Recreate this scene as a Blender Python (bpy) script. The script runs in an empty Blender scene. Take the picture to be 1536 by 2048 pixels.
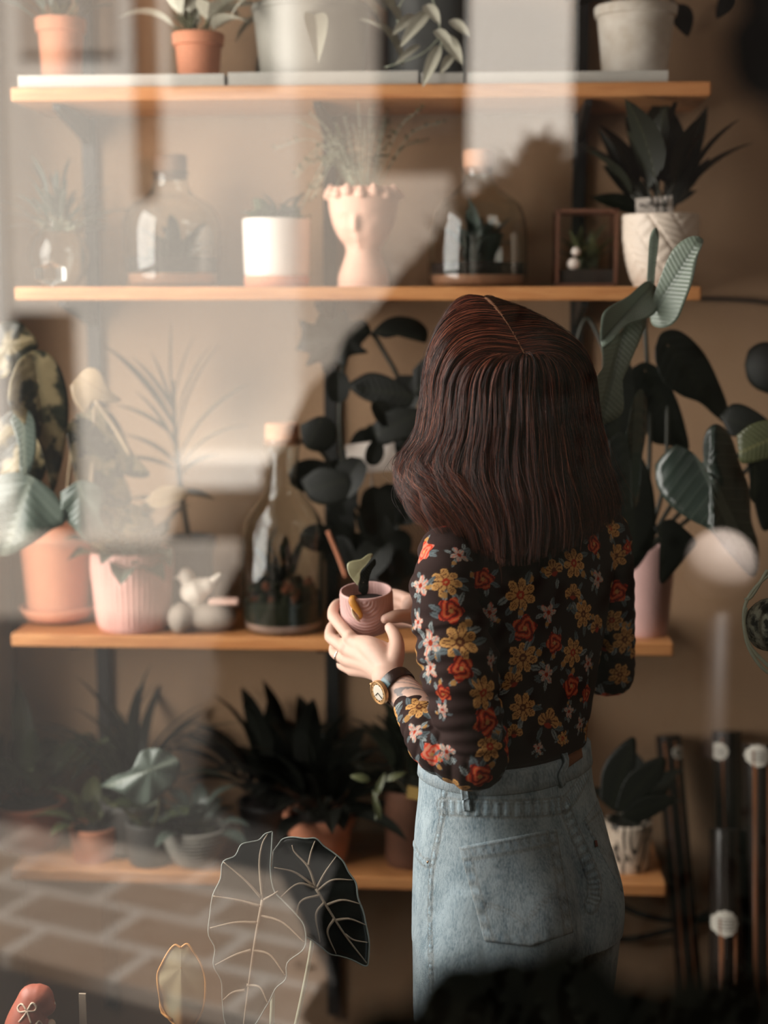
import bpy, math, random, re
import numpy as np
from mathutils import Vector
from mathutils.bvhtree import BVHTree
random.seed(7); rng = np.random.default_rng(7)
PI = math.pi
SC = bpy.context.scene
COL = SC.collection

# ------------------------------------------------------------------ camera
FPX = 3000.0
TH = math.atan((1024-590)/FPX); PSI = math.radians(3.7)
CAM = np.array((0.0, 0.0, 1.65))
FWD = np.array((-math.sin(PSI)*math.cos(TH), math.cos(PSI)*math.cos(TH), -math.sin(TH)))
RGT = np.array((math.cos(PSI), math.sin(PSI), 0.0))
UPV = np.cross(RGT, FWD)
def P(px, py, d):
    return CAM + d*(FWD + RGT*((px-768)/FPX) + UPV*((1024-py)/FPX))
def dirpx(px, py):
    v = FWD + RGT*((px-768)/FPX) + UPV*((1024-py)/FPX)
    return v/np.linalg.norm(v)
def PY(px, py, Y):
    v = FWD + RGT*((px-768)/FPX) + UPV*((1024-py)/FPX)
    return CAM + v*(Y/v[1])
def XAT(px, Y, Z):
    u = (px-768)/FPX
    return (u*(Y*FWD[1]+(Z-CAM[2])*FWD[2]) - Y*RGT[1])/(RGT[0]-u*FWD[0])
def ZAT(py, x, Y):
    v = (1024-py)/FPX
    a = x*UPV[0]+Y*UPV[1]; b = x*FWD[0]+Y*FWD[1]
    return CAM[2] + (v*b-a)/(UPV[2]-v*FWD[2])
def DEP(p):
    return float(np.dot(np.asarray(p)-CAM, FWD))
GLASS_Y = 0.62
YF, YW = 2.62, 2.88
def SHZ(px, py): return float(PY(px, py, YF)[2])
S1, S2, S3, S4 = SHZ(720,168), SHZ(720,573), SHZ(400,1273), SHZ(715,1754)

cd = bpy.data.cameras.new('camera'); cam = bpy.data.objects.new('camera', cd); COL.objects.link(cam)
cd.sensor_fit = 'VERTICAL'; cd.sensor_height = 36; cd.sensor_width = 27; cd.lens = FPX*36/2048
cam.location = CAM; cam.rotation_euler = (PI/2-TH, 0, PSI)
cd.dof.use_dof = True; cd.dof.focus_distance = 2.13; cd.dof.aperture_fstop = 1.5
cd.clip_start = 0.02; cd.clip_end = 200
SC.camera = cam

# ------------------------------------------------------------------ helpers
def s2l(c):
    c = c/255.0
    return c/12.92 if c <= 0.04045 else ((c+0.055)/1.055)**2.4
def RGB(r, g, b): return (s2l(r), s2l(g), s2l(b), 1.0)

class NT:
    def __init__(s, name):
        s.m = bpy.data.materials.new(name); s.m.use_nodes = True
        s.t = s.m.node_tree; s.t.nodes.clear()
        s.out = s.t.nodes.new('ShaderNodeOutputMaterial')
    def n(s, typ, **kw):
        nd = s.t.nodes.new('ShaderNode'+typ)
        for k, v in kw.items():
            if k in nd.bl_rna.properties and k not in ('inputs',): setattr(nd, k, v)
        return nd
    def l(s, a, b): s.t.links.new(a, b)
    def val(s, sock, v):
        if hasattr(v, 'is_output') or isinstance(v, bpy.types.NodeSocket): s.l(v, sock)
        else: sock.default_value = v
    def math(s, op, a, b=0.0, c=None):
        nd = s.n('Math', operation=op); s.val(nd.inputs[0], a); s.val(nd.inputs[1], b)
        if c is not None: s.val(nd.inputs[2], c)
        return nd.outputs[0]
    def mix(s, f, a, b, mode='MIX'):
        nd = s.n('Mix', data_type='RGBA', blend_type=mode)
        s.val(nd.inputs[0], f); s.val(nd.inputs[6], a); s.val(nd.inputs[7], b)
        return nd.outputs[2]
    def noise(s, scale, detail=3, rough=.55, vec=None, out=0, dist=0):
        nd = s.n('TexNoise'); nd.inputs['Scale'].default_value = scale; nd.inputs['Detail'].default_value = detail
        nd.inputs['Roughness'].default_value = rough; nd.inputs['Distortion'].default_value = dist
        if vec is not None: s.l(vec, nd.inputs['Vector'])
        return nd.outputs[out]
    def ramp(s, f, stops):
        nd = s.n('ValToRGB'); s.l(f, nd.inputs[0]); e = nd.color_ramp.elements
        while len(e) < len(stops): e.new(.5)
        for el, (p, c) in zip(e, stops): el.position = p; el.color = c
        return nd.outputs[0]
    def obj(s): return s.n('TexCoord').outputs['Object']
    def mapping(s, vec, scale=(1,1,1), rot=(0,0,0)):
        nd = s.n('Mapping'); s.l(vec, nd.inputs[0]); nd.inputs['Scale'].default_value = scale; nd.inputs['Rotation'].default_value = rot
        return nd.outputs[0]
    def bsdf(s, col, rough=.5, spec=.5, bump=None, bs=.2, bd=.01, **kw):
        b = s.n('BsdfPrincipled'); s.val(b.inputs['Base Color'], col); s.val(b.inputs['Roughness'], rough)
        b.inputs['Specular IOR Level'].default_value = spec
        for k, v in kw.items(): s.val(b.inputs[k.replace('_', ' ')], v)
        if bump is not None:
            bn = s.n('Bump'); bn.inputs['Strength'].default_value = bs; bn.inputs['Distance'].default_value = bd
            s.l(bump, bn.inputs['Height']); s.l(bn.outputs[0], b.inputs['Normal'])
        s.l(b.outputs[0], s.out.inputs[0]); return s.m

def mat_plain(name, c, rough=.5, var=.15, scale=30, bump=.0, spec=.5, **kw):
    t = NT(name); v = t.obj(); n = t.noise(scale, 4, .6, v)
    col = t.mix(n, tuple(x*(1-var) for x in c[:3])+(1,), tuple(min(1, x*(1+var)) for x in c[:3])+(1,))
    return t.bsdf(col, rough, spec, bump=n if bump else None, bs=bump, bd=.004, **kw)

def mat_leaf(name, base, vein=None, nlat=9, rough=.4, slope=.45, lat=.10, veinmix=.6, var=None, varcol=None, spec=.5, mid=.05):
    t = NT(name); uv = t.n('UVMap'); sp = t.n('SeparateXYZ'); t.l(uv.outputs[0], sp.inputs[0])
    u = t.math('ABSOLUTE', t.math('SUBTRACT', sp.outputs[0], .5)); v = sp.outputs[1]
    n = t.noise(14, 3, .6, t.obj())
    col = t.mix(n, tuple(x*.7 for x in base[:3])+(1,), tuple(min(1, x*1.3) for x in base[:3])+(1,))
    if varcol is not None:
        m = t.noise(var, 2, .5, t.obj()); mm = t.ramp(m, [(.47, (0,0,0,1)), (.55, (1,1,1,1))])
        col = t.mix(mm, col, varcol)
    lt = t.math('ABSOLUTE', t.math('SUBTRACT', t.math('FRACT', t.math('SUBTRACT', t.math('MULTIPLY', v, nlat), t.math('MULTIPLY', u, nlat*slope*2))), .5))
    if vein is not None:
        a = t.math('LESS_THAN', u, mid*.5); b = t.math('MULTIPLY', t.math('LESS_THAN', lt, lat*.5), .55)
        f = t.math('MULTIPLY', t.math('MAXIMUM', a, b), veinmix)
        col = t.mix(f, col, vein)
    return t.bsdf(col, rough, spec, bump=lt, bs=.25, bd=.004)

class Acc:
    def __init__(s): s.V=[]; s.F=[]; s.U=[]; s.C=[]; s.n=0
    def add(s, V, F, U=None, C=None):
        V = np.asarray(V, float).reshape(-1, 3)
        s.V.append(V); s.F.extend([tuple(i+s.n for i in f) for f in F])
        s.U.append(np.zeros((len(V), 2)) if U is None else np.asarray(U, float))
        s.C.append(np.ones((len(V), 3)) if C is None else np.asarray(C, float))
        s.n += len(V)
    def arr(s): return np.concatenate(s.V) if s.V else np.zeros((0,3))

def link(name, me, parent=None, mat=None):
    o = bpy.data.objects.new(name, me); COL.objects.link(o)
    if mat is not None and len(me.materials) == 0: me.materials.append(mat)
    if parent is not None: o.parent = parent
    return o

def org(parent):
    if parent is None: return np.zeros(3)
    o = np.array(parent.location)
    q = parent.parent
    while q is not None: o = o+np.array(q.location); q = q.parent
    return o

def build(acc, name, mat, parent=None, smooth=True, base=None, uv=False, col=False, label=None, autoflat=None):
    """mesh object in world units; its origin is the parent's base (or BASE when it stands on its own)"""
    V = acc.arr(); o0 = org(parent)
    if V[:,1].min() > GLASS_Y+.12 and V[:,1].min() < YW and parent is not None and re.search('leaf|leaves|stem|petiole|plant|runner', name): V[:,1] = np.minimum(V[:,1], YW-.004); V[:,0] = np.maximum(V[:,0], XL+.004)
    loc = np.zeros(3)
    if parent is None:
        if base is None:
            lo, hi = V.min(0), V.max(0); base = ((lo[0]+hi[0])/2, (lo[1]+hi[1])/2, lo[2])
        loc = np.asarray(base, float); o0 = loc
    me = bpy.data.meshes.new(name); me.from_pydata((V-o0).tolist(), [], acc.F); me.validate()
    if smooth: me.polygons.foreach_set('use_smooth', [True]*len(me.polygons))
    if uv:
        U = np.concatenate(acc.U); L = me.uv_layers.new(name='UVMap')
        li = np.empty(len(me.loops), int); me.loops.foreach_get('vertex_index', li)
        L.data.foreach_set('uv', U[li].astype(np.float32).ravel())
    if col:
        Cc = np.concatenate(acc.C); a = me.color_attributes.new('Col', 'FLOAT_COLOR', 'POINT')
        a.data.foreach_set('color', np.c_[Cc, np.ones(len(Cc))].astype(np.float32).ravel())
    if autoflat and smooth:
        try: me.set_sharp_from_angle(angle=math.radians(autoflat))
        except Exception: pass
    me.update()
    o = link(name, me, parent, mat); o.location = loc
    if label: o['label'] = label
    return o

def tag(o, label, cat, group=None, kind=None):
    o['label'] = label; o['category'] = cat
    if group: o['group'] = group
    if kind: o['kind'] = kind
    return o
def empty(name, loc, label, cat, group=None):
    o = bpy.data.objects.new(name, None); COL.objects.link(o); o.location = tuple(float(x) for x in loc); o.empty_display_size = .05
    return tag(o, label, cat, group)

def unit(v): v = np.asarray(v, float); return v/(np.linalg.norm(v)+1e-12)
def box(acc, lo, hi, C=None):
    x0,y0,z0 = lo; x1,y1,z1 = hi
    V = [(x0,y0,z0),(x1,y0,z0),(x1,y1,z0),(x0,y1,z0),(x0,y0,z1),(x1,y0,z1),(x1,y1,z1),(x0,y1,z1)]
    acc.add(V, [(0,3,2,1),(4,5,6,7),(0,1,5,4),(1,2,6,5),(2,3,7,6),(3,0,4,7)], C=None if C is None else np.tile(C,(8,1)))
def bevel_mod(o, w=.003, seg=2):
    m = o.modifiers.new('bevel', 'BEVEL'); m.width = w; m.segments = seg; m.limit_method = 'ANGLE'; return o
def frames(pts):
    pts = np.asarray(pts, float); T = np.gradient(pts, axis=0); T /= np.linalg.norm(T, axis=1)[:,None]+1e-12
    n = np.cross(T[0], (0,0,1.0))
    if np.linalg.norm(n) < .05: n = np.cross(T[0], (1.0,0,0))
    N = [unit(n)]
    for i in range(1, len(pts)):
        v = N[-1]-T[i]*np.dot(N[-1], T[i]); N.append(unit(v))
    N = np.array(N); return T, N, np.cross(T, N)
def smooth_path(pts, n=24):
    pts = np.asarray(pts, float); k = len(pts)
    if k == 2: return pts[0]+(pts[1]-pts[0])*np.linspace(0,1,n)[:,None]
    ext = np.vstack([2*pts[0]-pts[1], pts, 2*pts[-1]-pts[-2]]); out = []
    for t in np.linspace(0, k-1, n):
        i = min(int(t), k-2); f = t-i; p0,p1,p2,p3 = ext[i:i+4]
        out.append(.5*((2*p1)+(p2-p0)*f+(2*p0-5*p1+4*p2-p3)*f*f+(3*p1-p0-3*p2+p3)*f**3))
    return np.array(out)
def tube(acc, pts, r, n=8, caps=True, C=None, flat=None):
    pts = np.asarray(pts, float); m = len(pts)
    r = np.full(m, r) if np.isscalar(r) else np.asarray(r, float)
    T, N, B = frames(pts); a = np.linspace(0, 2*PI, n, endpoint=False)
    fb = 1 if flat is None else flat
    V = (pts[:,None]+r[:,None,None]*(np.cos(a)[None,:,None]*N[:,None]+fb*np.sin(a)[None,:,None]*B[:,None])).reshape(-1,3)
    F = [(i*n+j, i*n+(j+1)%n, (i+1)*n+(j+1)%n, (i+1)*n+j) for i in range(m-1) for j in range(n)]
    if caps: F += [tuple(range(n-1,-1,-1)), tuple(range((m-1)*n, m*n))]
    acc.add(V, F, C=None if C is None else np.tile(C,(len(V),1)))
def limb(acc, pts, r, n=28, m=40, mod=None):
    """closed round-ended limb: dense rings, optional radius modulation mod(t, angle)"""
    pts = np.asarray(pts, float); rr = np.interp(np.linspace(0,1,m), np.linspace(0,1,len(r)), r)
    p = smooth_path(pts, m); T, N, B = frames(p)
    e0 = [p[0]-T[0]*rr[0]*math.sin(a) for a in (1.45,1.1,.75,.4)]; e1 = [p[-1]+T[-1]*rr[-1]*math.sin(a) for a in (.4,.75,1.1,1.45)]
    q0 = [rr[0]*math.cos(a) for a in (1.45,1.1,.75,.4)]; q1 = [rr[-1]*math.cos(a) for a in (.4,.75,1.1,1.45)]
    p = np.vstack([e0, p, e1]); rr = np.r_[q0, rr, q1]; T, N, B = frames(p)
    k = len(p); a = np.linspace(0, 2*PI, n, endpoint=False); V = []
    for i in range(k):
        f = np.ones(n) if mod is None else mod((i-4)/(m-1), a)
        V.append(p[i]+(rr[i]*f)[:,None]*(np.cos(a)[:,None]*N[i]+np.sin(a)[:,None]*B[i]))
    V = np.concatenate(V)
    F = [(i*n+j, i*n+(j+1)%n, (i+1)*n+(j+1)%n, (i+1)*n+j) for i in range(k-1) for j in range(n)]
    F += [tuple(range(n-1,-1,-1)), tuple(range((k-1)*n, k*n))]
    acc.add(V, F)
def rings_loft(acc, R, C=None, caps=True):
    k = len(R); n = len(R[0])
    F = [(i*n+j, i*n+(j+1)%n, (i+1)*n+(j+1)%n, (i+1)*n+j) for i in range(k-1) for j in range(n)]
    if caps: F += [tuple(range(n-1,-1,-1)), tuple(range((k-1)*n, k*n))]
    acc.add(np.concatenate(R), F, C=C)
def lathe(acc, c, prof, n=40, caps=False, mod=None, sq=None):
    """prof: list of (radius, z) from one end to the other, turned about the vertical through c"""
    a = np.linspace(0, 2*PI, n, endpoint=False); R = []
    for i, (r, z) in enumerate(prof):
        f = np.ones(n)*r
        if mod is not None: f = mod(a, z, f)
        if sq: f = f/np.power(np.abs(np.cos(a))**sq+np.abs(np.sin(a))**sq, 1/sq)
        R.append(np.c_[c[0]+f*np.cos(a), c[1]+f*np.sin(a), np.full(n, c[2]+z)])
    rings_loft(acc, R, caps=caps)
def blob(acc, c, r, seed=0, amp=.15, n=18, m=12, freq=2.0):
    rg = np.random.default_rng(seed); k = rg.normal(size=(5,3))*freq; ph = rg.uniform(0,6,5)
    th = np.linspace(.001, PI-.001, m); a = np.linspace(0,2*PI,n,endpoint=False); R = []
    r = np.asarray(r)*np.ones(3)
    for t in th:
        d = np.c_[math.sin(t)*np.cos(a), math.sin(t)*np.sin(a), np.full(n, math.cos(t))]
        f = 1+amp*np.sin(d@k.T+ph).mean(1)*2
        R.append(np.asarray(c)+d*r*f[:,None])
    rings_loft(acc, R[::-1])
def leaf(acc, base, tip, normal, w, shape='lance', bend=.15, fold=.25, und=0.0, nu=12, nv=3, s0=-.35, seed=0, curl=0.0):
    base = np.asarray(base, float); tip = np.asarray(tip, float); L = np.linalg.norm(tip-base); ax = unit(tip-base)
    nrm = np.asarray(normal, float); nrm = unit(nrm-ax*np.dot(nrm, ax)); side = np.cross(ax, nrm)
    ctrl = (base+tip)/2+nrm*bend*L
    heart = shape == 'heart'
    S = np.linspace(s0 if heart else 0, 1, nu)
    ph = seed*1.7
    for sg in (-1, 1):
        V=[]; U=[]
        for s in S:
            t = max(s, 0); p = (1-t)**2*base+2*t*(1-t)*ctrl+t*t*tip
            tg = unit(2*(1-t)*(ctrl-base)+2*t*(tip-ctrl)); nn = unit(np.cross(side, tg))
            if np.dot(nn, nrm) < 0: nn = -nn
            if heart:
                if s < 0: p = base+tg*s*L
                q = (s-s0)/(1-s0); o = w*min(1, (q/.32))**.5*(1-max(0,(q-.32)/.68)**1.7); inn = 0 if s >= 0 else .10*w*(-s/-s0 if s0 else 0)*1.6
                o = max(o, inn+1e-4)
            else:
                inn = 0
                if shape == 'lance': o = w*(math.sin(PI*min(1, t**.75)))**.8
                elif shape == 'grass': o = w*(1-t**2.2)*min(1, .4+t*4)
                elif shape == 'oval': o = w*math.sqrt(max(0, 1-(2*t-1)**2))
                else: o = w*math.sin(PI*t)
                o = max(o, 1e-4)
            for j in range(nv+1):
                x = inn+(o-inn)*j/nv; r = x/max(w,1e-6)
                off = side*sg*x*math.cos(fold)+nn*x*math.sin(fold)-nn*curl*x*r
                if und: off = off+nn*und*w*math.sin(9*s+ph+sg)*r*r
                V.append(p+off); U.append((.5+.5*sg*min(1,r), max(0,(s-S[0])/(1-S[0]))))
        F=[]
        for i in range(nu-1):
            for j in range(nv):
                q=(i*(nv+1)+j, i*(nv+1)+j+1, (i+1)*(nv+1)+j+1, (i+1)*(nv+1)+j)
                F.append(q if sg > 0 else q[::-1])
        acc.add(V, F, U)
def oleaf(acc, outline, junction, dfn, bulge=.01, nring=7, dens=64, fold=0.0, und=.0, seed=0, thick=.0008, mid=None):
    """a broad leaf from its outline (photo pixels) standing at its own distance dfn(px,py) with bulge, ripple and thickness"""
    o = np.asarray(outline, float); o2 = np.vstack([o, o[:1]])
    pts = smooth_path(o2, dens+1)[:-1]; J = np.asarray(junction, float)
    R = np.linalg.norm(pts-J, axis=1).max()
    ang = np.arctan2(pts[:,1]-J[1], pts[:,0]-J[0])
    layers=[]
    for k in range(nring+1):
        f = k/nring; row=[]
        for q, a in zip(pts, ang):
            p = J+(q-J)*max(f, .02); rel = np.linalg.norm(p-J)/R
            d = dfn(p[0], p[1])+bulge*rel*rel*1.5-bulge*.5+und*math.sin(7*a+seed)*rel*rel
            if mid is not None:
                m = np.asarray(mid, float)-J; m = m/np.linalg.norm(m); cr = abs((p-J)[0]*m[1]-(p-J)[1]*m[0])/R
                d -= fold*cr
            row.append(P(p[0], p[1], d))
        layers.append(np.array(row))
    n = len(pts)
    V = np.concatenate(layers); V2 = V+FWD*thick
    F = [(i*n+j, (i+1)*n+j, (i+1)*n+(j+1)%n, i*n+(j+1)%n) for i in range(nring) for j in range(n)]
    N = len(V); F2 = [tuple(N+i for i in f[::-1]) for f in F]
    rim = [(nring*n+j, N+nring*n+j, N+nring*n+(j+1)%n, nring*n+(j+1)%n) for j in range(n)]
    if mid is not None:
        md = np.asarray(mid, float)-J; L = np.linalg.norm(md); md = md/L
        U=[]
        for k in range(nring+1):
            for q in pts:
                p = (q-J)*max(k/nring,.02); al = p@md/L; cr = (p[0]*md[1]-p[1]*md[0])/L
                U.append((.5+cr*.6, al))
    else:
        U = [(.5+.5*(k/nring)*math.cos(a*2.5), k/nring) for k in range(nring+1) for a in ang]
    acc.add(np.vstack([V, V2]), F+F2+rim, np.vstack([U, U]))
def rosette(acc, c, n, L, w, el=(20,80), shape='lance', bend=.25, stem=None, az=(0,360), seed=1, fold=.25, droop=0.0, sr=.0018, und=0.0, jit=.01, nu=10, stalk=.35):
    rg = np.random.default_rng(seed); c = np.asarray(c, float)
    for i in range(n):
        a = math.radians(az[0]+(az[1]-az[0])*((i+rg.uniform(.1,.9))/n)); e = math.radians(rg.uniform(*el)); l = rg.uniform(*L)
        d = np.array((math.cos(a)*math.cos(e), math.sin(a)*math.cos(e), math.sin(e)))
        nrm = np.array((-math.cos(a)*math.sin(e), -math.sin(a)*math.sin(e), math.cos(e)))
        b = c+rg.normal(size=3)*jit*np.array((1,1,.2))
        if stem is not None:
            k = b+d*l*stalk; tube(stem, smooth_path([b, b+d*l*stalk*.5+nrm*.01*l, k], 6), sr, 5); l2 = l*(1-stalk); b2 = k
        else: l2 = l; b2 = b
        dd = unit(d+np.array((0,0,-droop))*rg.uniform(.5,1.2))
        leaf(acc, b2, b2+dd*l2, nrm, w*rg.uniform(.8,1.15), shape, bend, fold, und, nu=nu, seed=i)

# voxel fusing: several closed shapes become one continuous skin
def fuse(acc, voxel, smooth_it=6, fac=.5):
    V = acc.arr(); me = bpy.data.meshes.new('tmp'); me.from_pydata(V.tolist(), [], acc.F); me.update()
    o = bpy.data.objects.new('tmp', me); COL.objects.link(o)
    m = o.modifiers.new('r', 'REMESH'); m.mode = 'VOXEL'; m.voxel_size = voxel; m.use_smooth_shade = True
    if smooth_it:
        k = o.modifiers.new('s', 'SMOOTH'); k.iterations = smooth_it; k.factor = fac
    dg = bpy.context.evaluated_depsgraph_get(); dg.update()
    r = bpy.data.meshes.new_from_object(o.evaluated_get(dg))
    bpy.data.objects.remove(o); bpy.data.meshes.remove(me)
    r.polygons.foreach_set('use_smooth', [True]*len(r.polygons))
    return r
def mesh_np(me):
    v = np.empty(len(me.vertices)*3); me.vertices.foreach_get('co', v); return v.reshape(-1,3)
def mesh_nrm(me):
    v = np.empty(len(me.vertices)*3); me.vertices.foreach_get('normal', v); return v.reshape(-1,3)
def set_np(me, v): me.vertices.foreach_set('co', np.asarray(v, np.float32).ravel()); me.update()
def set_col(me, C):
    a = me.color_attributes.new('Col', 'FLOAT_COLOR', 'POINT'); a.data.foreach_set('color', np.c_[C, np.ones(len(C))].astype(np.float32).ravel())
def bvh_of(me):
    v = mesh_np(me); return BVHTree.FromPolygons([Vector(x) for x in v], [tuple(p.vertices) for p in me.polygons])
def cast(b, px, py):
    h = b.ray_cast(Vector(CAM), Vector(dirpx(px, py)))
    return (np.array(h[0]), np.array(h[1])) if h[0] is not None else (None, None)
# ------------------------------------------------------------------ materials
def m_wall():
    t = NT('wall_plaster'); v = t.obj(); n = t.noise(2.2, 5, .6, v); f = t.noise(90, 3, .6, v)
    col = t.mix(n, RGB(162,131,103), RGB(174,143,114))
    return t.bsdf(col, .9, .2, bump=f, bs=.15, bd=.002)
def m_wood(name='pine_wood', c1=(208,148,94), c2=(172,110,64), axis=0):
    t = NT(name); v = t.mapping(t.obj(), (1.2, 14, 14)); n = t.noise(3.2, 5, .6, v, dist=1.2)
    w = t.noise(22, 2, .5, t.mapping(t.obj(), (.6, 9, 9)))
    col = t.mix(t.ramp(n, [(.35,(0,0,0,1)),(.68,(1,1,1,1))]), RGB(*c1), RGB(*c2)); col = t.mix(t.math('MULTIPLY', w, .25), col, RGB(140,84,46))
    return t.bsdf(col, .45, .4, bump=n, bs=.12, bd=.002)
M = {}
M['wall'] = m_wall(); M['wood'] = m_wood()
M['black'] = mat_plain('black_steel', RGB(24,23,22), .5, .2, 40)
M['floor'] = m_wood('dark_floor_boards', (84,60,44), (50,36,28))
M['white_wall'] = mat_plain('white_plaster', RGB(214,205,194), .85, .05, 20)
M['terra'] = mat_plain('terracotta', RGB(200,132,100), .8, .12, 25, .15)
M['terra_dark'] = mat_plain('brown_terracotta', RGB(150,86,58), .75, .2, 25, .15)
M['pink'] = mat_plain('pink_glaze', RGB(214,160,148), .45, .08, 30, .08)
M['mauve'] = mat_plain('mauve_glaze', RGB(200,160,154), .5, .08, 30, .08)
M['white'] = mat_plain('white_ceramic', RGB(226,214,204), .4, .05, 30, .05)
M['blush'] = mat_plain('blush_clay', RGB(226,178,156), .7, .06, 30, .08)
M['grey'] = mat_plain('grey_zinc', RGB(142,138,128), .55, .15, 12, .08)
M['darkgrey'] = mat_plain('dark_grey_pot', RGB(74,72,68), .6, .15, 20)
M['blackpot'] = mat_plain('black_plastic', RGB(26,25,24), .45, .15, 20)
M['bluepot'] = mat_plain('blue_grey_glaze', RGB(70,84,94), .3, .12, 20)
M['tray'] = mat_plain('white_tray_plastic', RGB(176,172,164), .45, .06, 40)
M['soil'] = mat_plain('potting_soil', RGB(40,30,24), .95, .5, 120, .6)
M['cork'] = mat_plain('cork', RGB(196,140,104), .85, .2, 140, .3)
M['cork_dark'] = mat_plain('dark_cork', RGB(104,78,58), .85, .2, 140, .3)
M['stone'] = mat_plain('grey_stone', RGB(150,138,126), .85, .25, 40, .3)
M['stone_pink'] = mat_plain('pinkish_stone', RGB(214,176,160), .8, .15, 40, .2)
M['bird'] = mat_plain('white_bisque', RGB(226,214,200), .6, .05, 30)
M['sand'] = mat_plain('pink_sand', RGB(196,142,110), .95, .25, 160, .3)
M['moss'] = mat_plain('dark_moss', RGB(44,44,26), .95, .6, 60, .6)
M['moss_brown'] = mat_plain('rust_moss', RGB(112,62,36), .95, .5, 60, .6)
M['cable'] = mat_plain('black_cable', RGB(18,17,16), .5, .1, 20)
M['wood_brown'] = mat_plain('woven_brown', RGB(96,58,38), .8, .3, 60, .4)
def m_glass(name, col=(1,1,1,1), rough=0.0):
    t = NT(name); g = t.n('BsdfGlass'); g.inputs['Color'].default_value = col; g.inputs['IOR'].default_value = 1.45; g.inputs['Roughness'].default_value = rough
    t.l(g.outputs[0], t.out.inputs[0]); return t.m
M['glass'] = m_glass('clear_glass', (.97,.98,.97,1))
def m_pane():
    t = NT('shop_window_glass'); tr = t.n('BsdfTransparent'); tr.inputs[0].default_value = (.93,.935,.93,1)
    gl = t.n('BsdfGlossy'); gl.inputs['Roughness'].default_value = 0.0; gl.inputs[0].default_value = (1,1,1,1)
    lw = t.n('LayerWeight'); lw.inputs[0].default_value = .5; fr = t.math('ADD', t.math('MULTIPLY', t.math('POWER', lw.outputs['Facing'], 5.0), .86), .135)
    mx = t.n('MixShader'); t.l(fr, mx.inputs[0]); t.l(tr.outputs[0], mx.inputs[1]); t.l(gl.outputs[0], mx.inputs[2])
    t.l(mx.outputs[0], t.out.inputs[0]); return t.m
M['pane'] = m_pane()
def attr_mat(name, rough=.8, spec=.3, bumpscale=None, bs=.2, twill=False, sheen=0):
    t = NT(name); a = t.n('Attribute'); a.attribute_name = 'Col'; col = a.outputs['Color']
    b = None
    if twill:
        v = t.obj(); w = t.n('TexWave'); w.wave_type='BANDS'; w.bands_direction='DIAGONAL'; w.inputs['Scale'].default_value = 300; w.inputs['Distortion'].default_value = 1.0
        t.l(v, w.inputs['Vector']); f = t.noise(420, 2, .6, t.mapping(v,(1,1,.35))); g = t.noise(28, 4, .65, t.mapping(v,(1.4,1.4,.6)))
        k = t.math('ADD', t.math('MULTIPLY', f, .8), t.math('MULTIPLY', g, 1.0)); k = t.math('ADD', k, t.math('MULTIPLY', w.outputs['Fac'], .25))
        col = t.mix(t.math('SUBTRACT', t.math('MULTIPLY', k, 1.7), 1.02), t.mix(.55, col, RGB(34,50,62)), t.mix(.40, col, RGB(226,232,230)))
        b = k
    elif bumpscale:
        b = t.noise(bumpscale, 3, .6, t.obj())
    kw = {'Sheen_Weight': sheen} if sheen else {}
    return t.bsdf(col, rough, spec, bump=b, bs=bs, bd=.0015, **kw)
M['blouse'] = attr_mat('floral_jersey', .85, .15, 900, .1)
M['denim'] = attr_mat('washed_denim', .85, .2, twill=True, bs=.35)
def m_skin():
    t = NT('skin'); n = t.noise(22, 4, .6, t.obj()); f = t.noise(260, 3, .6, t.obj())
    col = t.mix(n, RGB(224,182,160), RGB(214,166,144))
    return t.bsdf(col, .5, .35, bump=f, bs=.12, bd=.001, Subsurface_Weight=.08, Subsurface_Radius=(.01,.004,.002), Subsurface_Scale=.4)
M['skin'] = m_skin()
M['skin_attr'] = None
G = 'green'
M['lf_dark'] = mat_leaf('dark_leaf', RGB(24,27,18), RGB(60,62,42), 10, .45, veinmix=.35, spec=.3)
M['lf_deep'] = mat_leaf('very_dark_leaf', RGB(14,15,11), RGB(34,36,24), 10, .5, veinmix=.3, spec=.22)
M['lf_mid'] = mat_leaf('mid_green_leaf', RGB(62,72,48), RGB(110,116,80), 10, .4, veinmix=.5)
M['lf_olive'] = mat_leaf('olive_leaf', RGB(78,82,52), RGB(120,118,76), 9, .4, veinmix=.5)
M['lf_grey'] = mat_leaf('silvery_green_leaf', RGB(74,84,76), RGB(116,122,110), 9, .3, veinmix=.5)
M['lf_pale'] = mat_leaf('pale_leaf', RGB(190,186,168), RGB(220,214,196), 8, .45, veinmix=.4)
M['lf_varieg'] = mat_leaf('cream_marbled_leaf', RGB(26,28,14), RGB(90,84,58), 9, .4, veinmix=.3, var=26, varcol=RGB(124,110,80))
M['lf_cream'] = mat_leaf('cream_leaf', RGB(160,136,104), RGB(130,104,74), 8, .45, veinmix=.3)
M['lf_gloss'] = mat_leaf('glossy_dark_leaf', RGB(44,54,48), RGB(96,106,96), 9, .22, veinmix=.5)
M['lf_grey_gloss'] = mat_leaf('ribbed_grey_green_leaf', RGB(122,134,120), RGB(62,72,62), 16, .35, veinmix=.45, lat=.25)
M['lf_aloc'] = mat_plain('alocasia_blade', RGB(30,34,32), .3, .35, 30, .1)
M['vein'] = mat_plain('pale_vein', RGB(164,148,128), .5, .08, 40)
M['edge'] = mat_plain('pale_leaf_edge', RGB(140,148,142), .4, .08, 40)
M['lf_sill'] = mat_leaf('dark_olive_leaf', RGB(30,27,13), RGB(44,40,22), 10, .6, veinmix=.3, spec=.2)
M['stem'] = mat_plain('green_stem', RGB(84,84,56), .5, .2, 30)
M['stem_dark'] = mat_plain('dark_stem', RGB(40,40,30), .5, .2, 30)
M['stem_pale'] = mat_plain('pale_stem', RGB(168,172,150), .5, .15, 30)

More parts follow.
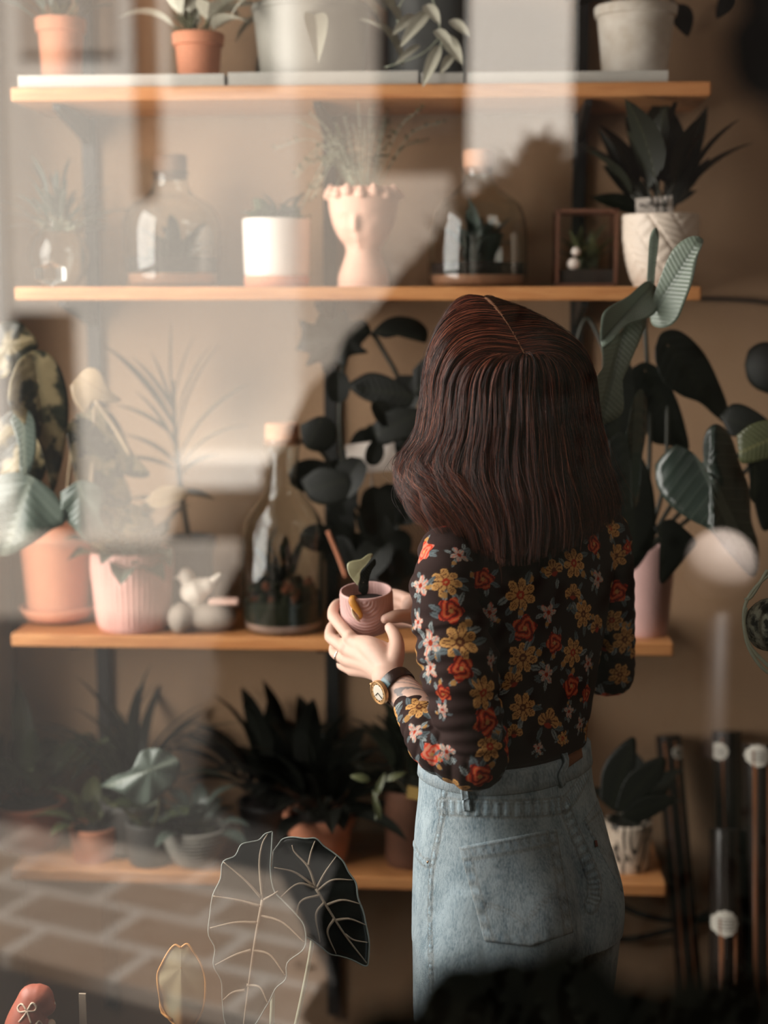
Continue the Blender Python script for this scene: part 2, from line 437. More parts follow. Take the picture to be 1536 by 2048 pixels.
# ------------------------------------------------------------------ room
def struct(name, acc, mat, smooth=False, parent=None):
    o = build(acc, name, M[mat] if isinstance(mat, str) else mat, parent, smooth)
    if parent is None: o['kind'] = 'structure'
    return o
XL = XAT(20, YW, 1.5)-.012; XR = 2.9; ZC = 2.85
a = Acc(); box(a, (XL-.3,YW,0), (XR+.2,YW+.15,ZC)); struct('wall_back', a, 'wall')
a = Acc(); box(a, (XR,GLASS_Y+.12,0), (XR+.2,YW,ZC)); struct('wall_right', a, 'wall')
WY0, WY1, WZ0, WZ1 = 1.05, 2.6, .8, 2.45
a = Acc()
box(a, (XL-.22,GLASS_Y+.12,0), (XL,YW,WZ0)); box(a, (XL-.22,GLASS_Y+.12,WZ1), (XL,YW,ZC)); box(a, (XL-.22,GLASS_Y+.12,WZ0), (XL,WY0,WZ1)); box(a, (XL-.22,WY1,WZ0), (XL,YW,WZ1))
struct('wall_left', a, 'white_wall')
a = Acc()
for z in (WZ0, (WZ0+WZ1)/2-.02, WZ1-.05): box(a, (XL-.16,WY0,z), (XL-.11,WY1,z+.05))
for y in (WY0, WY1-.05): box(a, (XL-.16,y,WZ0+.05), (XL-.11,y+.05,WZ1-.05))
struct('window_2', a, 'white_wall')
a = Acc(); box(a, (XL-.3,-12,-.12), (XR+.3,YW+.15,-.02)) if False else box(a, (XL-.3,GLASS_Y-.1,-.06), (XR+.2,YW+.15,0)); struct('floor', a, 'floor')
a = Acc(); box(a, (XL-.3,GLASS_Y-.1,ZC), (XR+.2,YW+.15,ZC+.15)); struct('ceiling', a, 'floor')
# shop front: wall with the display window, frame and pane
FX0, FX1, FZ0, FZ1 = -.72, .86, .72, 2.2
a = Acc(); y0, y1 = GLASS_Y-.06, GLASS_Y+.12
box(a, (XL-.3,y0,0), (FX0,y1,ZC)); box(a, (FX1,y0,0), (XR+.2,y1,ZC)); box(a, (FX0,y0,0), (FX1,y1,FZ0)); box(a, (FX0,y0,FZ1), (FX1,y1,ZC))
struct('wall_front', a, mat_plain('dark_shopfront_paint', RGB(40,40,38), .5, .1))
a = Acc(); f = .045
box(a, (FX0,GLASS_Y-.03,FZ0), (FX1,GLASS_Y+.03,FZ0+f)); box(a, (FX0,GLASS_Y-.03,FZ1-f), (FX1,GLASS_Y+.03,FZ1))
box(a, (FX0,GLASS_Y-.03,FZ0+f), (FX0+f,GLASS_Y+.03,FZ1-f)); box(a, (FX1-f,GLASS_Y-.03,FZ0+f), (FX1,GLASS_Y+.03,FZ1-f))
win = struct('window_1', a, 'black')
a = Acc(); box(a, (FX0+f-.005,GLASS_Y-.004,FZ0+f-.005), (FX1-f+.005,GLASS_Y+.004,FZ1-f+.005)); build(a, 'pane', M['pane'], win, False)
a = Acc(); box(a, (FX0,y1,1.0-.03), (FX1,y1+.3,1.0)); o = struct('trim_1', a, 'wood')

# ------------------------------------------------------------------ wall shelves and their rails
WHERE = ['top', 'second', 'third', 'bottom']
for i, (z, l, r) in enumerate(((S1,20,1424),(S2,28,1404),(S3,21,1348),(S4,21,1333))):
    a = Acc(); box(a, (XAT(l,YF,z),YF,z-.024), (XAT(r,YF,z),YW-.022,z))
    o = build(a, 'wall_shelf', M['wood'], None, False, base=(0,YF,z-.024)); bevel_mod(o, .004, 3)
    tag(o, ['topmost long pine shelf board carrying white drip trays', 'pine shelf board level with the woman\'s head, under the face planter', 'pine shelf board behind the held cup, under the pink ribbed pot', 'lowest pine shelf board, behind the jeans and the patterned pot'][i], 'shelf', 'pine shelf boards')
for px, lb in ((197,'black steel shelf upright behind the cream-marbled plant'), (662,'black steel shelf upright rising behind the cork-stoppered bottle'), (1146,'black steel shelf upright just behind the woman\'s hair')):
    x = XAT(px, YW-.02, 1.2); e = empty('shelf_upright', (x,YW-.01,.2), lb, 'shelf rail', 'black shelf uprights')
    a = Acc(); box(a, (x-.012,YW-.02,.2), (x+.012,YW,2.3)); build(a, 'rail', M['black'], e, False)
    for z in (S1,S2,S3,S4):
        a = Acc(); V = [(x-.006,YF+.03,z-.0245),(x+.006,YF+.03,z-.0245),(x+.006,YW-.021,z-.0245),(x-.006,YW-.021,z-.0245),(x-.006,YF+.03,z-.034),(x+.006,YF+.03,z-.034),(x+.006,YW-.021,z-.075),(x-.006,YW-.021,z-.075)]
        a.add(V, [(0,1,2,3),(4,7,6,5),(0,4,5,1),(1,5,6,2),(2,6,7,3),(3,7,4,0)]); build(a, 'bracket', M['black'], e, False)

# ------------------------------------------------------------------ pots and plants
def pot_prof(rt, rb, h, wall=.006, rim=None):
    p = [(0.0001,0),(rb*.96,0),(rb,.004)]
    k = 10
    for i in range(1, k): p.append((rb+(rt-rb)*i/k, h*i/k))
    if rim: rh, ro = rim; p = [q for q in p if q[1] < h-rh]; rr = rb+(rt-rb)*(h-rh)/h; p += [(rr, h-rh), (rr+ro, h-rh+.001), (rt+ro, h-.003), (rt+ro-.002, h)]
    else: p += [(rt, h-.003), (rt-.0015, h)]
    p += [(rt-wall, h), (rt-wall-.001, h-.006), (rb-wall+ (rt-rb)*.75, h*.75)]
    return p
def place(px, py_top, Y, Z, wt, wb, py_bot=None):
    """where a pot stands and how big it is: shelf height Z, distance Y; widths given in photo pixels"""
    x = XAT(px, Y, Z); sc = DEP((x,Y,Z))/FPX; h = ZAT(py_top, x, Y)-Z
    return np.array((x,Y,Z)), wt*sc/2, wb*sc/2, h, sc
def make_pot(e, c, rt, rb, h, mat, rim=None, name='pot', mod=None, n=48, fill=.86, saucer=None, prof=None):
    a = Acc(); lathe(a, c, prof or pot_prof(rt, rb, h, rim=rim), n, mod=mod); p = build(a, name, M[mat] if isinstance(mat,str) else mat, e, True, autoflat=50)
    a = Acc(); zf = h*fill; rr = rb+(rt-rb)*fill-.0065
    lathe(a, c, [(rr,zf),(rr*.6,zf+.003),(.0001,zf+.005)], 24); build(a, 'soil', M['soil'], e)
    if saucer:
        a = Acc(); lathe(a, c, [(.0001,0),(saucer*.8,0),(saucer*.86,.004),(saucer,.022),(saucer-.003,.024),(saucer-.006,.02),(saucer*.8,.006)], 48); build(a, 'saucer', M[mat], e)
    return p

# --- trays on the top shelf
tl = ['long grey-white drip tray under the small terracotta pots, top shelf', 'long pale drip tray under the grey bucket, top shelf', 'short white tray under the trailing plant, top shelf', 'white drip tray under the whitewashed pot, top shelf']
for (l, r, hh), lb in zip(((36,448,24),(456,836,26),(842,926,22),(934,1336,22)), tl):
    Y0, Y1 = YF+.012, YF+.2; x0, x1 = XAT(l,Y0,S1), XAT(r,Y0,S1); h = hh*.00088; w = .003
    a = Acc(); box(a, (x0,Y0,S1), (x1,Y1,S1+.003)); box(a, (x0,Y0,S1+.003), (x1,Y0+w,S1+h)); box(a, (x0,Y1-w,S1+.003), (x1,Y1,S1+h)); box(a, (x0,Y0+w,S1+.003), (x0+w,Y1-w,S1+h)); box(a, (x1-w,Y0+w,S1+.003), (x1,Y1-w,S1+h))
    tag(build(a, 'drip_tray', M['tray'], None, False), lb, 'tray', 'drip trays on the top shelf')
TZ = S1+.0035
# top shelf, small terracotta pot far left
c, rt, rb, h, sc = place(125, 38, 2.74, TZ, 92, 74)
e = empty('potted_plant', c, 'terracotta pot with grey bushy plant, far end of top shelf near the white wall', 'plant'); make_pot(e, c, rt, rb, h, 'terra', rim=(.025,.004))
a = Acc(); st = Acc(); rosette(a, c+(0,0,h*.9), 26, (.08,.16), .012, (15,85), 'oval', .2, st, seed=3); build(a, 'leaves', M['lf_grey'], e, uv=True); build(st, 'stems', M['stem'], e)
c, rt, rb, h, sc = place(398, 68, 2.72, TZ, 96, 76)
e = empty('potted_plant', c, 'rimmed terracotta pot with pale variegated leaves beside the grey bucket, top shelf', 'plant'); make_pot(e, c, rt, rb, h, 'terra', rim=(.022,.004))
a = Acc(); st = Acc(); rosette(a, c+(0,0,h*.9), 14, (.10,.17), .026, (5,75), 'lance', .3, st, seed=5, droop=.4); build(a, 'leaves', M['lf_pale'], e, uv=True); build(st, 'stems', M['stem'], e)
c, rt, rb, h, sc = place(625, 14, 2.74, TZ, 236, 200)
e = empty('potted_plant', c, 'wide grey zinc bucket with drooping pale plant on top shelf', 'plant'); make_pot(e, c, rt, rb, h, 'grey', rim=(.012,.003))
a = Acc(); st = Acc(); rosette(a, c+(0,0,h*.95), 22, (.12,.22), .022, (-35,65), 'lance', .35, st, seed=8, droop=.7); build(a, 'leaves', M['lf_pale'], e, uv=True); build(st, 'stems', M['stem_pale'], e)
c, rt, rb, h, sc = place(855, -30, 2.76, TZ, 168, 150)
e = empty('potted_plant', c, 'dark grey pot with pale trailing leaves hanging over the top shelf edge', 'plant'); make_pot(e, c, rt, rb, h, 'darkgrey')
a = Acc(); st = Acc()
for (b, t, w) in (((860,20),(800,95),14),((830,30),(785,70),12),((880,90),(845,175),13),((885,70),(925,130),16),((870,60),(905,95),12),((840,90),(790,130),8),((900,40),(940,75),12),((790,20),(760,-10),14),((850,10),(880,50),14),((800,40),(778,10),12),((905,110),(880,150),10)):
    leaf(a, P(*b,2.56), P(*t,2.53), -FWD+UPV*.3, w*.00088, 'lance', .12, .3)
for q in (((850,-40),(872,20),(882,75),(878,120)), ((880,75),(840,110),(770,135)), ((830,-30),(800,10),(795,45))): tube(st, smooth_path([P(*k,2.565) for k in q], 14), .0013, 6)
build(a, 'leaves', M['lf_pale'], e, uv=True); build(st, 'stems', M['stem_pale'], e)
# whitewashed pot right
wp = NT('whitewashed_clay'); n1 = wp.noise(9, 5, .65, wp.obj()); mm = wp.ramp(n1, [(.35,(0,0,0,1)),(.62,(1,1,1,1))]); wp.bsdf(wp.mix(mm, RGB(188,176,160), RGB(222,214,204)), .85, .2, bump=n1, bs=.3, bd=.004)
c, rt, rb, h, sc = place(1268, 14, 2.735, TZ, 156, 122)
e = empty('potted_plant', c, 'whitewashed rimmed clay pot with dark hanging leaf, end of top shelf', 'plant'); make_pot(e, c, rt, rb, h, wp.m, rim=(.018,.004))
a = Acc(); st = Acc(); rosette(a, c+(0,0,h*.9), 12, (.12,.2), .03, (10,75), 'lance', .3, st, seed=12, droop=.5)
leaf(a, P(1352,8,2.66), P(1376,74,2.64), -FWD, .021, 'lance', .1, .2); leaf(a, P(1465,-14,2.7), P(1433,38,2.7), -FWD, .016, 'lance', .1, .2); rosette(Acc(), c, 1, (.1,.1), .01, seed=1); build(st, 'stems', M['stem_dark'], e); st = Acc(); tube(st, smooth_path([P(1300,0,2.72),P(1330,-8,2.68),P(1352,8,2.66)],8), .002, 6); build(st, 'stem', M['stem_dark'], e); st = Acc(); tube(st, smooth_path([P(1300,0,2.72),P(1390,-60,2.7),P(1465,-14,2.7)],8), .002, 6); build(st, 'stem', M['stem_dark'], e); st = Acc()
build(a, 'leaves', M['lf_deep'], e, uv=True)

# --- second shelf
def jar_prof(pts, wall=.003):
    o = list(pts); i = [(max(r-wall,.0002), z if k else z+.004) for k, (r, z) in enumerate(pts)]
    return o+[(r, z) for r, z in reversed(i)]
def glass_jar(name, label, px, Y, Z, pts_px, cork, corkmat, fill, cat='jar', fillmat='soil', plant=None, corkbulb=False):
    """pts_px: (half width, py) pairs from the foot up"""
    x = XAT(px, Y, Z); sc = DEP((x,Y,Z))/FPX; c = np.array((x,Y,Z))
    pr = [(max(w,.3)*sc, ZAT(py,x,Y)-Z) for w, py in pts_px]; z0 = pr[0][1]; pr = [(r, max(z-z0,0)) for r, z in pr]
    zz = np.linspace(0,1,len(pr)); fine = np.linspace(0,1,44)
    pth = smooth_path(np.array([(r,z,0) for r, z in pr]), 46)[:, :2]; pth[:,0] = np.maximum(pth[:,0], .0004); pth[:,1] = np.maximum(pth[:,1], 0)
    e = empty(name, c, label, cat)
    a = Acc(); pts = [(.0003,0)]+[tuple(q) for q in pth]; lathe(a, c, jar_prof(pts), 48); build(a, 'glass', M['glass'], e)
    H = pth[-1,1]; rn = pth[-1,0]
    if cork:
        a = Acc(); hw, pt, pb = cork; zt, zb = ZAT(pt,x,Y)-Z-z0, ZAT(pb,x,Y)-Z-z0; r = hw*sc
        lathe(a, c, [(.0002,zb-.01),(rn-.004,zb-.01),(rn-.0035,zb-.001),(r,zb),(r*1.02,(zb+zt)/2),(r,zt-.002),(r-.002,zt),(.0002,zt)], 32); build(a, 'cork_stopper', M[corkmat], e, autoflat=40)
    for k, (z0f, z1f, mt, nm) in enumerate(fill):
        a = Acc(); za, zb = z0f*H, z1f*H; ks = np.linspace(za, zb, 5); R = np.interp(ks, pth[:,1][1:], pth[:,0][1:])-.0055
        lathe(a, c, [(.0003,max(za,.0045))]+[(R[i], max(ks[i],.0046)) for i in range(5)]+[(.0003, zb+.004)], 32, mod=lambda an, z, f: f*(1-.02*np.abs(np.sin(7*an+z*90)))); build(a, nm, M[mt], e)
    return e, c, sc, H
# hazy plant with sparkling glass, far left
x = XAT(120, 2.73, S2); c = np.array((x,2.73,S2)); sc = DEP(c)/FPX
e = empty('glass_planter', c, 'round clear glass vase with grey feathery foliage, against the white wall, second shelf', 'vase')
a = Acc(); pr = [(.0003,0),(30*sc,0),(44*sc,14*sc),(58*sc,50*sc),(56*sc,80*sc),(40*sc,108*sc),(28*sc,120*sc),(32*sc,132*sc)]; pth = smooth_path(np.array([(r,z,0) for r,z in pr]), 40)[:,:2]; pth = np.maximum(pth, (.0003,0)); lathe(a, c, jar_prof([tuple(q) for q in pth]), 40); build(a, 'glass', M['glass'], e)
a = Acc(); st = Acc(); rosette(a, c+(0,0,.10), 60, (.06,.15), .006, (0,85), 'oval', .2, st, seed=21, sr=.0008, jit=.004); build(a, 'leaves', M['lf_grey'], e, uv=True); build(st, 'stems', M['stem_pale'], e)
a = Acc(); cc = P(100,540,2.66); cc[2] = S2+.0225; blob(a, cc, (.032,.02,.0215), 4, .0, 6, 4); tag(build(a, 'crystal_block', M['glass'], None, False), 'faceted clear crystal lying before the feathery foliage vase', 'crystal')
# big jar with dark cork
e, c, sc, H = glass_jar('terrarium_jar', 'big rounded glass terrarium jar with wide dark stopper, second shelf', 345, 2.745, S2, [(70,567),(92,560),(97,500),(96,440),(80,405),(46,382),(36,365),(34,345),(38,338)], (33,303,340), 'cork_dark', [(.0,.12,'sand','sand_layer'),(.121,.26,'soil','soil')])
a = Acc(); rosette(a, c+(0,0,.04), 22, (.05,.1), .012, (10,80), 'oval', .2, seed=31, jit=.012); build(a, 'plant', M['lf_dark'], e, uv=True)
# white pot on terracotta foot
c, rt, rb, h, sc = place(554, 438, 2.715, S2, 134, 128)
e = empty('potted_plant', c, 'white cylinder pot with a terracotta foot and small dark plant, second shelf', 'plant')
make_pot(e, c, rt, rb, h, 'white', prof=[(.0002,.0),(rb*.9,0),(rb*.93,.002),(rb,.024),(rb,.03)]+pot_prof(rt,rb,h)[4:], n=64, mod=lambda an,z,f: f*(1+.006*np.cos(32*an)*(f>rb*.95)))
a = Acc(); lathe(a, c, [(rb*.97,.0002),(rb*1.012,.003),(rb*1.014,.018),(rb*1.0,.0195)], 48); build(a, 'foot', M['terra'], e)
a = Acc(); rosette(a, c+(0,0,h*.9), 26, (.03,.075), .014, (5,70), 'oval', .3, seed=33, jit=.018); build(a, 'leaves', M['lf_mid'], e, uv=True)
# head planter with a face and a crown of roses
x = XAT(727, 2.71, S2); c = np.array((x,2.71,S2)); sc = DEP(c)/FPX
e = empty('face_planter', c, 'blush clay head planter with face and rose crown holding wispy fern', 'planter')
pr = [(.0003,0),(48,0),(51,4),(50,22),(41,48),(35,68),(38,82),(50,98),(61,122),(68,152),(70,178),(66,192),(62,192),(60,178),(50,150)]
pth = smooth_path(np.array([(r*sc,z*sc,0) for r,z in pr]), 90)[:,:2]; pth = np.maximum(pth,(.0003,0))
def face(an, z, f):
    zp = z/sc; u = (an-(-PI/2)+.18); u = (u+PI)%(2*PI)-PI; X = u*62
    g = lambda x0,z0,sx,sz,amp: amp*np.exp(-((X-x0)/sx)**2-((zp-z0)/sz)**2)
    d = g(0,122,7,14,10)+g(0,112,9,6,5)+g(0,97,13,3.2,4.5)+g(0,90,11,3.5,4)-g(0,93.5,12,1.4,2)+g(0,80,12,7,3)
    for s in (-1,1): d = d-g(22*s,131,13,8,5)+g(22*s,131,9,4.5,4.5)+g(22*s,143,15,4,3.5)+g(30*s,112,14,12,2)
    return f+np.where((f>30*sc)&(zp<175), d*sc, 0)
a = Acc(); lathe(a, c, [tuple(q) for q in pth], 120, mod=face); build(a, 'head', M['blush'], e)
a = Acc()
for i in range(16):
    an = 2*PI*i/16; q = c+np.array((math.cos(an)*67*sc, math.sin(an)*67*sc, (178+5*(i%2))*sc))
    for k in range(3): lathe(a, q+(0,0,k*.001), [(.0003,-.008),((11-3*k)*sc,-.006+k*.002),((13-3*k)*sc,.002+k*.003),((9-3*k)*sc,.006+k*.003),(.0003,.007+k*.003)], 10, mod=lambda an2,z,f: f*(1+.15*np.cos(5*an2+k)))
build(a, 'rose_crown', M['blush'], e)
a = Acc(); lathe(a, c, [(58*sc,180*sc),(.0003,184*sc)], 24); build(a, 'soil', M['soil'], e)
a = Acc(); st = Acc(); rg = np.random.default_rng(5)
for i in range(46):
    an = rg.uniform(0,2*PI); l = rg.uniform(.08,.19); sp = rg.uniform(.15,.75); b = c+np.array((math.cos(an)*.02,math.sin(an)*.02,182*sc))
    if i < 12: an = PI+rg.uniform(-.7,.7); sp = rg.uniform(.8,1.1); l = rg.uniform(.1,.16)
    k = b+np.array((math.cos(an)*sp*l*.5, math.sin(an)*sp*l*.35, l*.6)); t = b+np.array((math.cos(an)*sp*l, math.sin(an)*sp*l*.7, l*(1-.35*sp) if i>=12 else l*rg.uniform(-.3,.6)))
    pth2 = smooth_path([b,k,t], 12); tube(st, pth2, .0007, 4)
    for j in range(3, 12):
        for s in (-1,1):
            dd = unit(np.array((math.cos(an+s*1.3), math.sin(an+s*1.3), rg.uniform(-.2,.6)))); leaf(a, pth2[j], pth2[j]+dd*rg.uniform(.009,.018), (0,-.3,1), .0028, 'lance', .1, .1, nu=5, nv=1)
build(a, 'leaves', M['lf_grey'] if False else M['lf_olive'], e, uv=True); build(st, 'stems', M['stem_pale'], e)
# wide jar with cork, half hidden by haze
e, c, sc, H = glass_jar('terrarium_jar', 'wide glass terrarium jar with pale cork beside the face planter', 955, 2.735, S2, [(80,565),(98,556),(100,500),(96,440),(82,400),(50,375),(32,355),(28,335),(31,326)], (30,291,327), 'cork', [(.0,.10,'sand','sand_layer'),(.101,.2,'soil','soil')])
a = Acc(); rosette(a, c+(0,0,.045), 26, (.05,.11), .016, (15,85), 'oval', .2, seed=41, jit=.014); build(a, 'plant', M['lf_grey'], e, uv=True)
# small dark glass cube terrarium
x = XAT(1168, 2.75, S2); c = np.array((x,2.75,S2)); sc = DEP(c)/FPX; e = empty('cube_terrarium', c, 'small square dark terrarium box between cork jar and leaf-patterned pot', 'terrarium')
w = 57*sc; h = 150*sc; a = Acc()
for sx in (-1,1):
    for sy in (-1,1): box(a, (x+sx*w-.003,2.75+sy*w-.003,S2), (x+sx*w+.003,2.75+sy*w+.003,S2+h))
for z in (S2, S2+h-.006):
    for s in (-1,1): box(a, (x-w,2.75+s*w-.003,z), (x+w,2.75+s*w+.003,z+.006)); box(a, (x+s*w-.003,2.75-w,z), (x+s*w+.003,2.75+w,z+.006))
build(a, 'frame', M['wood_brown'], e, False)
a = Acc(); box(a, (x-w+.003,2.75-w+.003,S2+.001), (x+w-.003,2.75+w-.003,S2+.03)); build(a, 'soil', M['soil'], e, False)
a = Acc(); rosette(a, np.array((x,2.75,S2+.03)), 16, (.05,.1), .01, (20,85), 'lance', .2, seed=44); build(a, 'plant', M['lf_olive'], e, uv=True)
a = Acc(); blob(a, (x-.022,2.71,S2+.04), .011, 3, .05); blob(a, (x-.018,2.708,S2+.062), .008, 5, .05); build(a, 'pebble', M['white'], e)
# leaf-patterned pot with plant tag
c, rt, rb, h, sc = place(1318, 431, 2.70, S2, 150, 100)
e = empty('potted_plant', c, 'white pot with embossed leaf swirls, name tag and dark spear-shaped leaves', 'plant')
pr = [(.0002,0),(rb*.95,0),(rb,.003)]+[(rb+(rt-rb)*(1-(1-i/12)**2.4), h*i/12) for i in range(1,13)]+[(rt-.002,h+.001),(rt-.006,h),(rt-.008,h*.8)]
zz = np.array([q[1] for q in pr]); pr = [tuple(q) for q in smooth_path(np.array([(r,z,0) for r,z in pr]), 120)[:,:2]]; pr = [(max(r,.0002), max(z,0)) for r,z in pr]
def leafswirl(an, z, f):
    q = (an*5/(2*PI)+z*9.0); c0 = np.abs((q%1)-.5)*2; lam = np.sin((z*420+c0*9))*.5+.5
    return f*(1+np.where((f>rb*.9)&(z>.004)&(z<h*.985), .02*lam-.035*(c0<.08)-.02*(c0>.93), 0))
lp = NT('embossed_white_ceramic'); lp.bsdf(RGB(224,208,192), .5, .4)
make_pot(e, c, rt, rb, h, lp.m, n=220, mod=leafswirl, prof=pr)
a = Acc(); st = Acc(); rosette(a, c+(0,0,h*.9), 16, (.16,.24), .03, (40,88), 'lance', .15, st, seed=52, droop=.25, sr=.002, az=(-50,230))
for (b, t, w) in (((1330,420),(1415,212),26),((1350,400),(1420,315),12),((1300,410),(1205,330),24),((1290,420),(1180,395),20),((1340,410),(1395,380),9),((1310,385),(1250,230),22),((1285,420),(1195,255),16)): leaf(a, P(*b,2.70), P(*t,2.68), -FWD+UPV*.2, w*.0009, 'lance', .08, .3); 
build(a, 'leaves', M['lf_dark'], e, uv=True); build(st, 'stems', M['stem_dark'], e)
tg = Acc(); q = [P(1271,397,2.62),P(1344,391,2.62),P(1347,440,2.625),P(1273,446,2.625)]; V = np.array(q); V2 = V+np.array((0,.0015,0)); tg.add(np.vstack([V,V2]), [(0,1,2,3),(7,6,5,4),(0,4,5,1),(1,5,6,2),(2,6,7,3),(3,7,4,0)]); tgo = build(tg, 'name_tag', M['white'], e, False, label='white plastic plant tag with dark handwriting')
wr = Acc(); rg = np.random.default_rng(9)
for k in range(7):
    bx = 1280+k*8.3; pts = [P(bx+i*2.2, 410-k*.4+rg.uniform(-5,5), 2.6192) for i in range(4)]; tube(wr, smooth_path(pts, 8), .0011, 5)
for k in range(2): pts = [P(1322+k*8+i*1.5, 426+rg.uniform(-4,4), 2.6212) for i in range(4)]; tube(wr, smooth_path(pts,8), .0009, 5)
build(wr, 'writing', M['cable'], tgo)
# black cable running off the second shelf to the edge
a = Acc(); tube(a, smooth_path([PY(1395,597,YW-.01),PY(1430,598,YW-.01),PY(1480,600,YW-.01),PY(1536,606,YW-.01),PY(1700,640,YW-.01),PY(2100,700,YW-.01),PY(2600,760,YW-.01),PY(3100,740,YW-.01)], 40), .0035, 8); tag(build(a, 'power_cord', M['cable']), 'thin black cable running along the wall from the second shelf end', 'cable')
# --- third shelf
ZT = S3
c, rt, rb, h, sc = place(117, 1052, 2.74, ZT, 146, 118)
e = empty('potted_plant', c, 'terracotta pot in a saucer with big cream-marbled leaves, third shelf', 'plant')
make_pot(e, c+(0,0,.006), rt, rb, h, 'terra', rim=(.03,.005), saucer=76*sc, n=64)
a = Acc(); b = Acc(); st = Acc()
D0 = lambda d, kx=0, ky=0, cx=0, cy=0: (lambda x, y: d+kx*(x-cx)+ky*(y-cy))
oleaf(a, [(-20,655),(10,642),(40,645),(62,665),(76,690),(58,722),(28,748),(-20,752)], (20,690), D0(2.56), .02, mid=(75,690), und=.008)
oleaf(a, [(18,765),(36,722),(72,700),(108,716),(131,768),(137,830),(128,905),(106,985),(92,935),(75,880),(40,840),(16,808)], (75,760), D0(2.55,.0004,0,75), .03, mid=(104,975), fold=.05, und=.01)
oleaf(a, [(0,835),(36,818),(72,855),(95,920),(74,972),(30,955),(-10,935)], (40,840), D0(2.60), .02, mid=(70,965), und=.012)
oleaf(a, [(130,850),(170,835),(215,880),(245,945),(262,1005),(205,1012),(155,965)], (150,860), D0(2.62,.0003,0,150), .02, mid=(258,1000), und=.012)
oleaf(a, [(150,830),(205,815),(240,850),(262,900),(300,950),(250,950),(190,900)], (165,835), D0(2.66), .02, mid=(295,945), und=.012)
build(a, 'marbled_leaf', M['lf_varieg'], e, uv=True)
a = Acc()
oleaf(a, [(-20,960),(20,945),(62,952),(112,990),(132,1040),(100,1062),(60,1090),(10,1112),(-20,1090)], (60,960), D0(2.58), .025, mid=(10,1105), und=.012)
oleaf(a, [(120,985),(165,960),(210,985),(200,1030),(212,1062),(180,1085),(150,1060),(125,1030)], (160,980), D0(2.58), .025, mid=(185,1080), und=.014)
oleaf(a, [(20,840),(42,812),(68,838),(72,900),(60,945),(40,945),(36,890)], (45,830), D0(2.53), .01, mid=(50,940))
build(a, 'silver_leaf', M['lf_grey'], e, uv=True)
a = Acc(); oleaf(a, [(140,772),(172,738),(198,742),(218,778),(242,800),(215,806),(190,800),(170,826),(148,802)], (175,765), D0(2.58), .02, mid=(235,800)); build(a, 'cream_leaf', M['lf_cream'], e, uv=True)
for q in (((175,1040),(185,930),(190,810)), ((190,800),(225,850),(260,910)),): tube(b, smooth_path([P(*k,2.63) for k in q], 14), np.linspace(.004,.003,14), 8)
for q in (((110,1040),(100,900),(75,760)),((100,1050),(60,960),(40,840)),((130,1040),(140,930),(150,860))): tube(b, smooth_path([P(*k,2.64) for k in q], 14), .003, 8)
build(b, 'petiole', M['lf_cream'], e)
# pink ribbed pot
c, rt, rb, h, sc = place(268, 1098, 2.685, ZT, 162, 142)
e = empty('potted_plant', c, 'pink pot with embossed vertical ribs and crinkled variegated leaves', 'plant')
def ribs(an, z, f): return f*(1+np.where((z>h*.06)&(z<h*.97), .012*np.cos(46*an)+.012*np.cos(9*an)*(np.sin(z*70)>0)*(np.cos(46*an)>0), 0))
make_pot(e, c, rt, rb, h, 'pink', n=240, mod=ribs, prof=[(.0002,0),(rb*.9,0),(rb*.97,.004)]+[(q) for q in [tuple(k) for k in smooth_path(np.array([(rb,.012,0),(rb+(rt-rb)*.6,h*.4,0),(rt,h*.75,0),(rt*.995,h-.003,0)]),40)[:,:2]]]+[(rt-.003,h),(rt-.007,h-.004),(rt-.012,h*.8)])
a = Acc(); st = Acc(); rosette(a, c+(0,0,h*.9), 20, (.07,.16), .034, (0,70), 'heart', .25, st, seed=61, und=.25, nu=12); build(a, 'leaves', M['lf_varieg'], e, uv=True)
a = Acc()
oleaf(a, [(290,1000),(320,975),(355,972),(378,985),(365,1000),(330,1015),(305,1015)], (300,1005), D0(2.62), .01, mid=(375,985)); build(a, 'cream_leaf', M['lf_cream'], e, uv=True)
a = Acc(); rosette(a, c+(0,-.02,h*.95), 12, (.07,.12), .03, (-25,40), 'heart', .25, st, seed=63, und=.3, az=(180,360)); build(a, 'silver_leaf', M['lf_grey'], e, uv=True); build(st, 'stems', M['stem_pale'], e)
# dracaena behind in a blue-grey pot
c, rt, rb, h, sc = place(384, 1072, 2.775, ZT, 92, 84)
e = empty('potted_plant', c, 'blue-grey rimmed pot with a tall thin dracaena against the wall, third shelf', 'plant'); make_pot(e, c, rt, rb, h, 'bluepot', rim=(.022,.004))
a = Acc(); st = Acc(); tube(st, smooth_path([PY(378,1080,2.775),PY(362,980,2.78),PY(350,860,2.79),PY(345,760,2.79)], 20), np.linspace(.006,.004,20), 8)
for (b, t, w, bd) in (((355,930),(502,766),13,.28),((352,900),(442,684),11,.2),((347,800),(344,640),14,.04),((350,860),(205,688),17,-.18),((348,830),(262,712),11,-.15),((352,880),(226,808),10,-.25),((355,840),(422,690),11,.15),((356,950),(498,850),9,.4),((356,960),(440,908),12,.3),((354,930),(245,868),10,-.25),((352,900),(268,780),10,-.2),((350,800),(390,670),10,.1),((356,985),(430,1000),10,.3),((353,940),(215,920),9,-.3),((350,850),(300,700),9,-.1),((358,1010),(250,1000),10,-.25)):
    B, T = PY(*b,2.785), PY(*t,2.76); ax = unit(T-B); nn = unit(UPV-.5*FWD); nn = -RGT*math.copysign(1,bd)*.6+UPV*.7-FWD*.4; leaf(a, B, T, nn, w*.00092, 'lance', abs(bd)*.7, .25, nu=14)
build(a, 'leaves', M['lf_dark'], e, uv=True); build(st, 'trunk', M['stem_dark'], e)
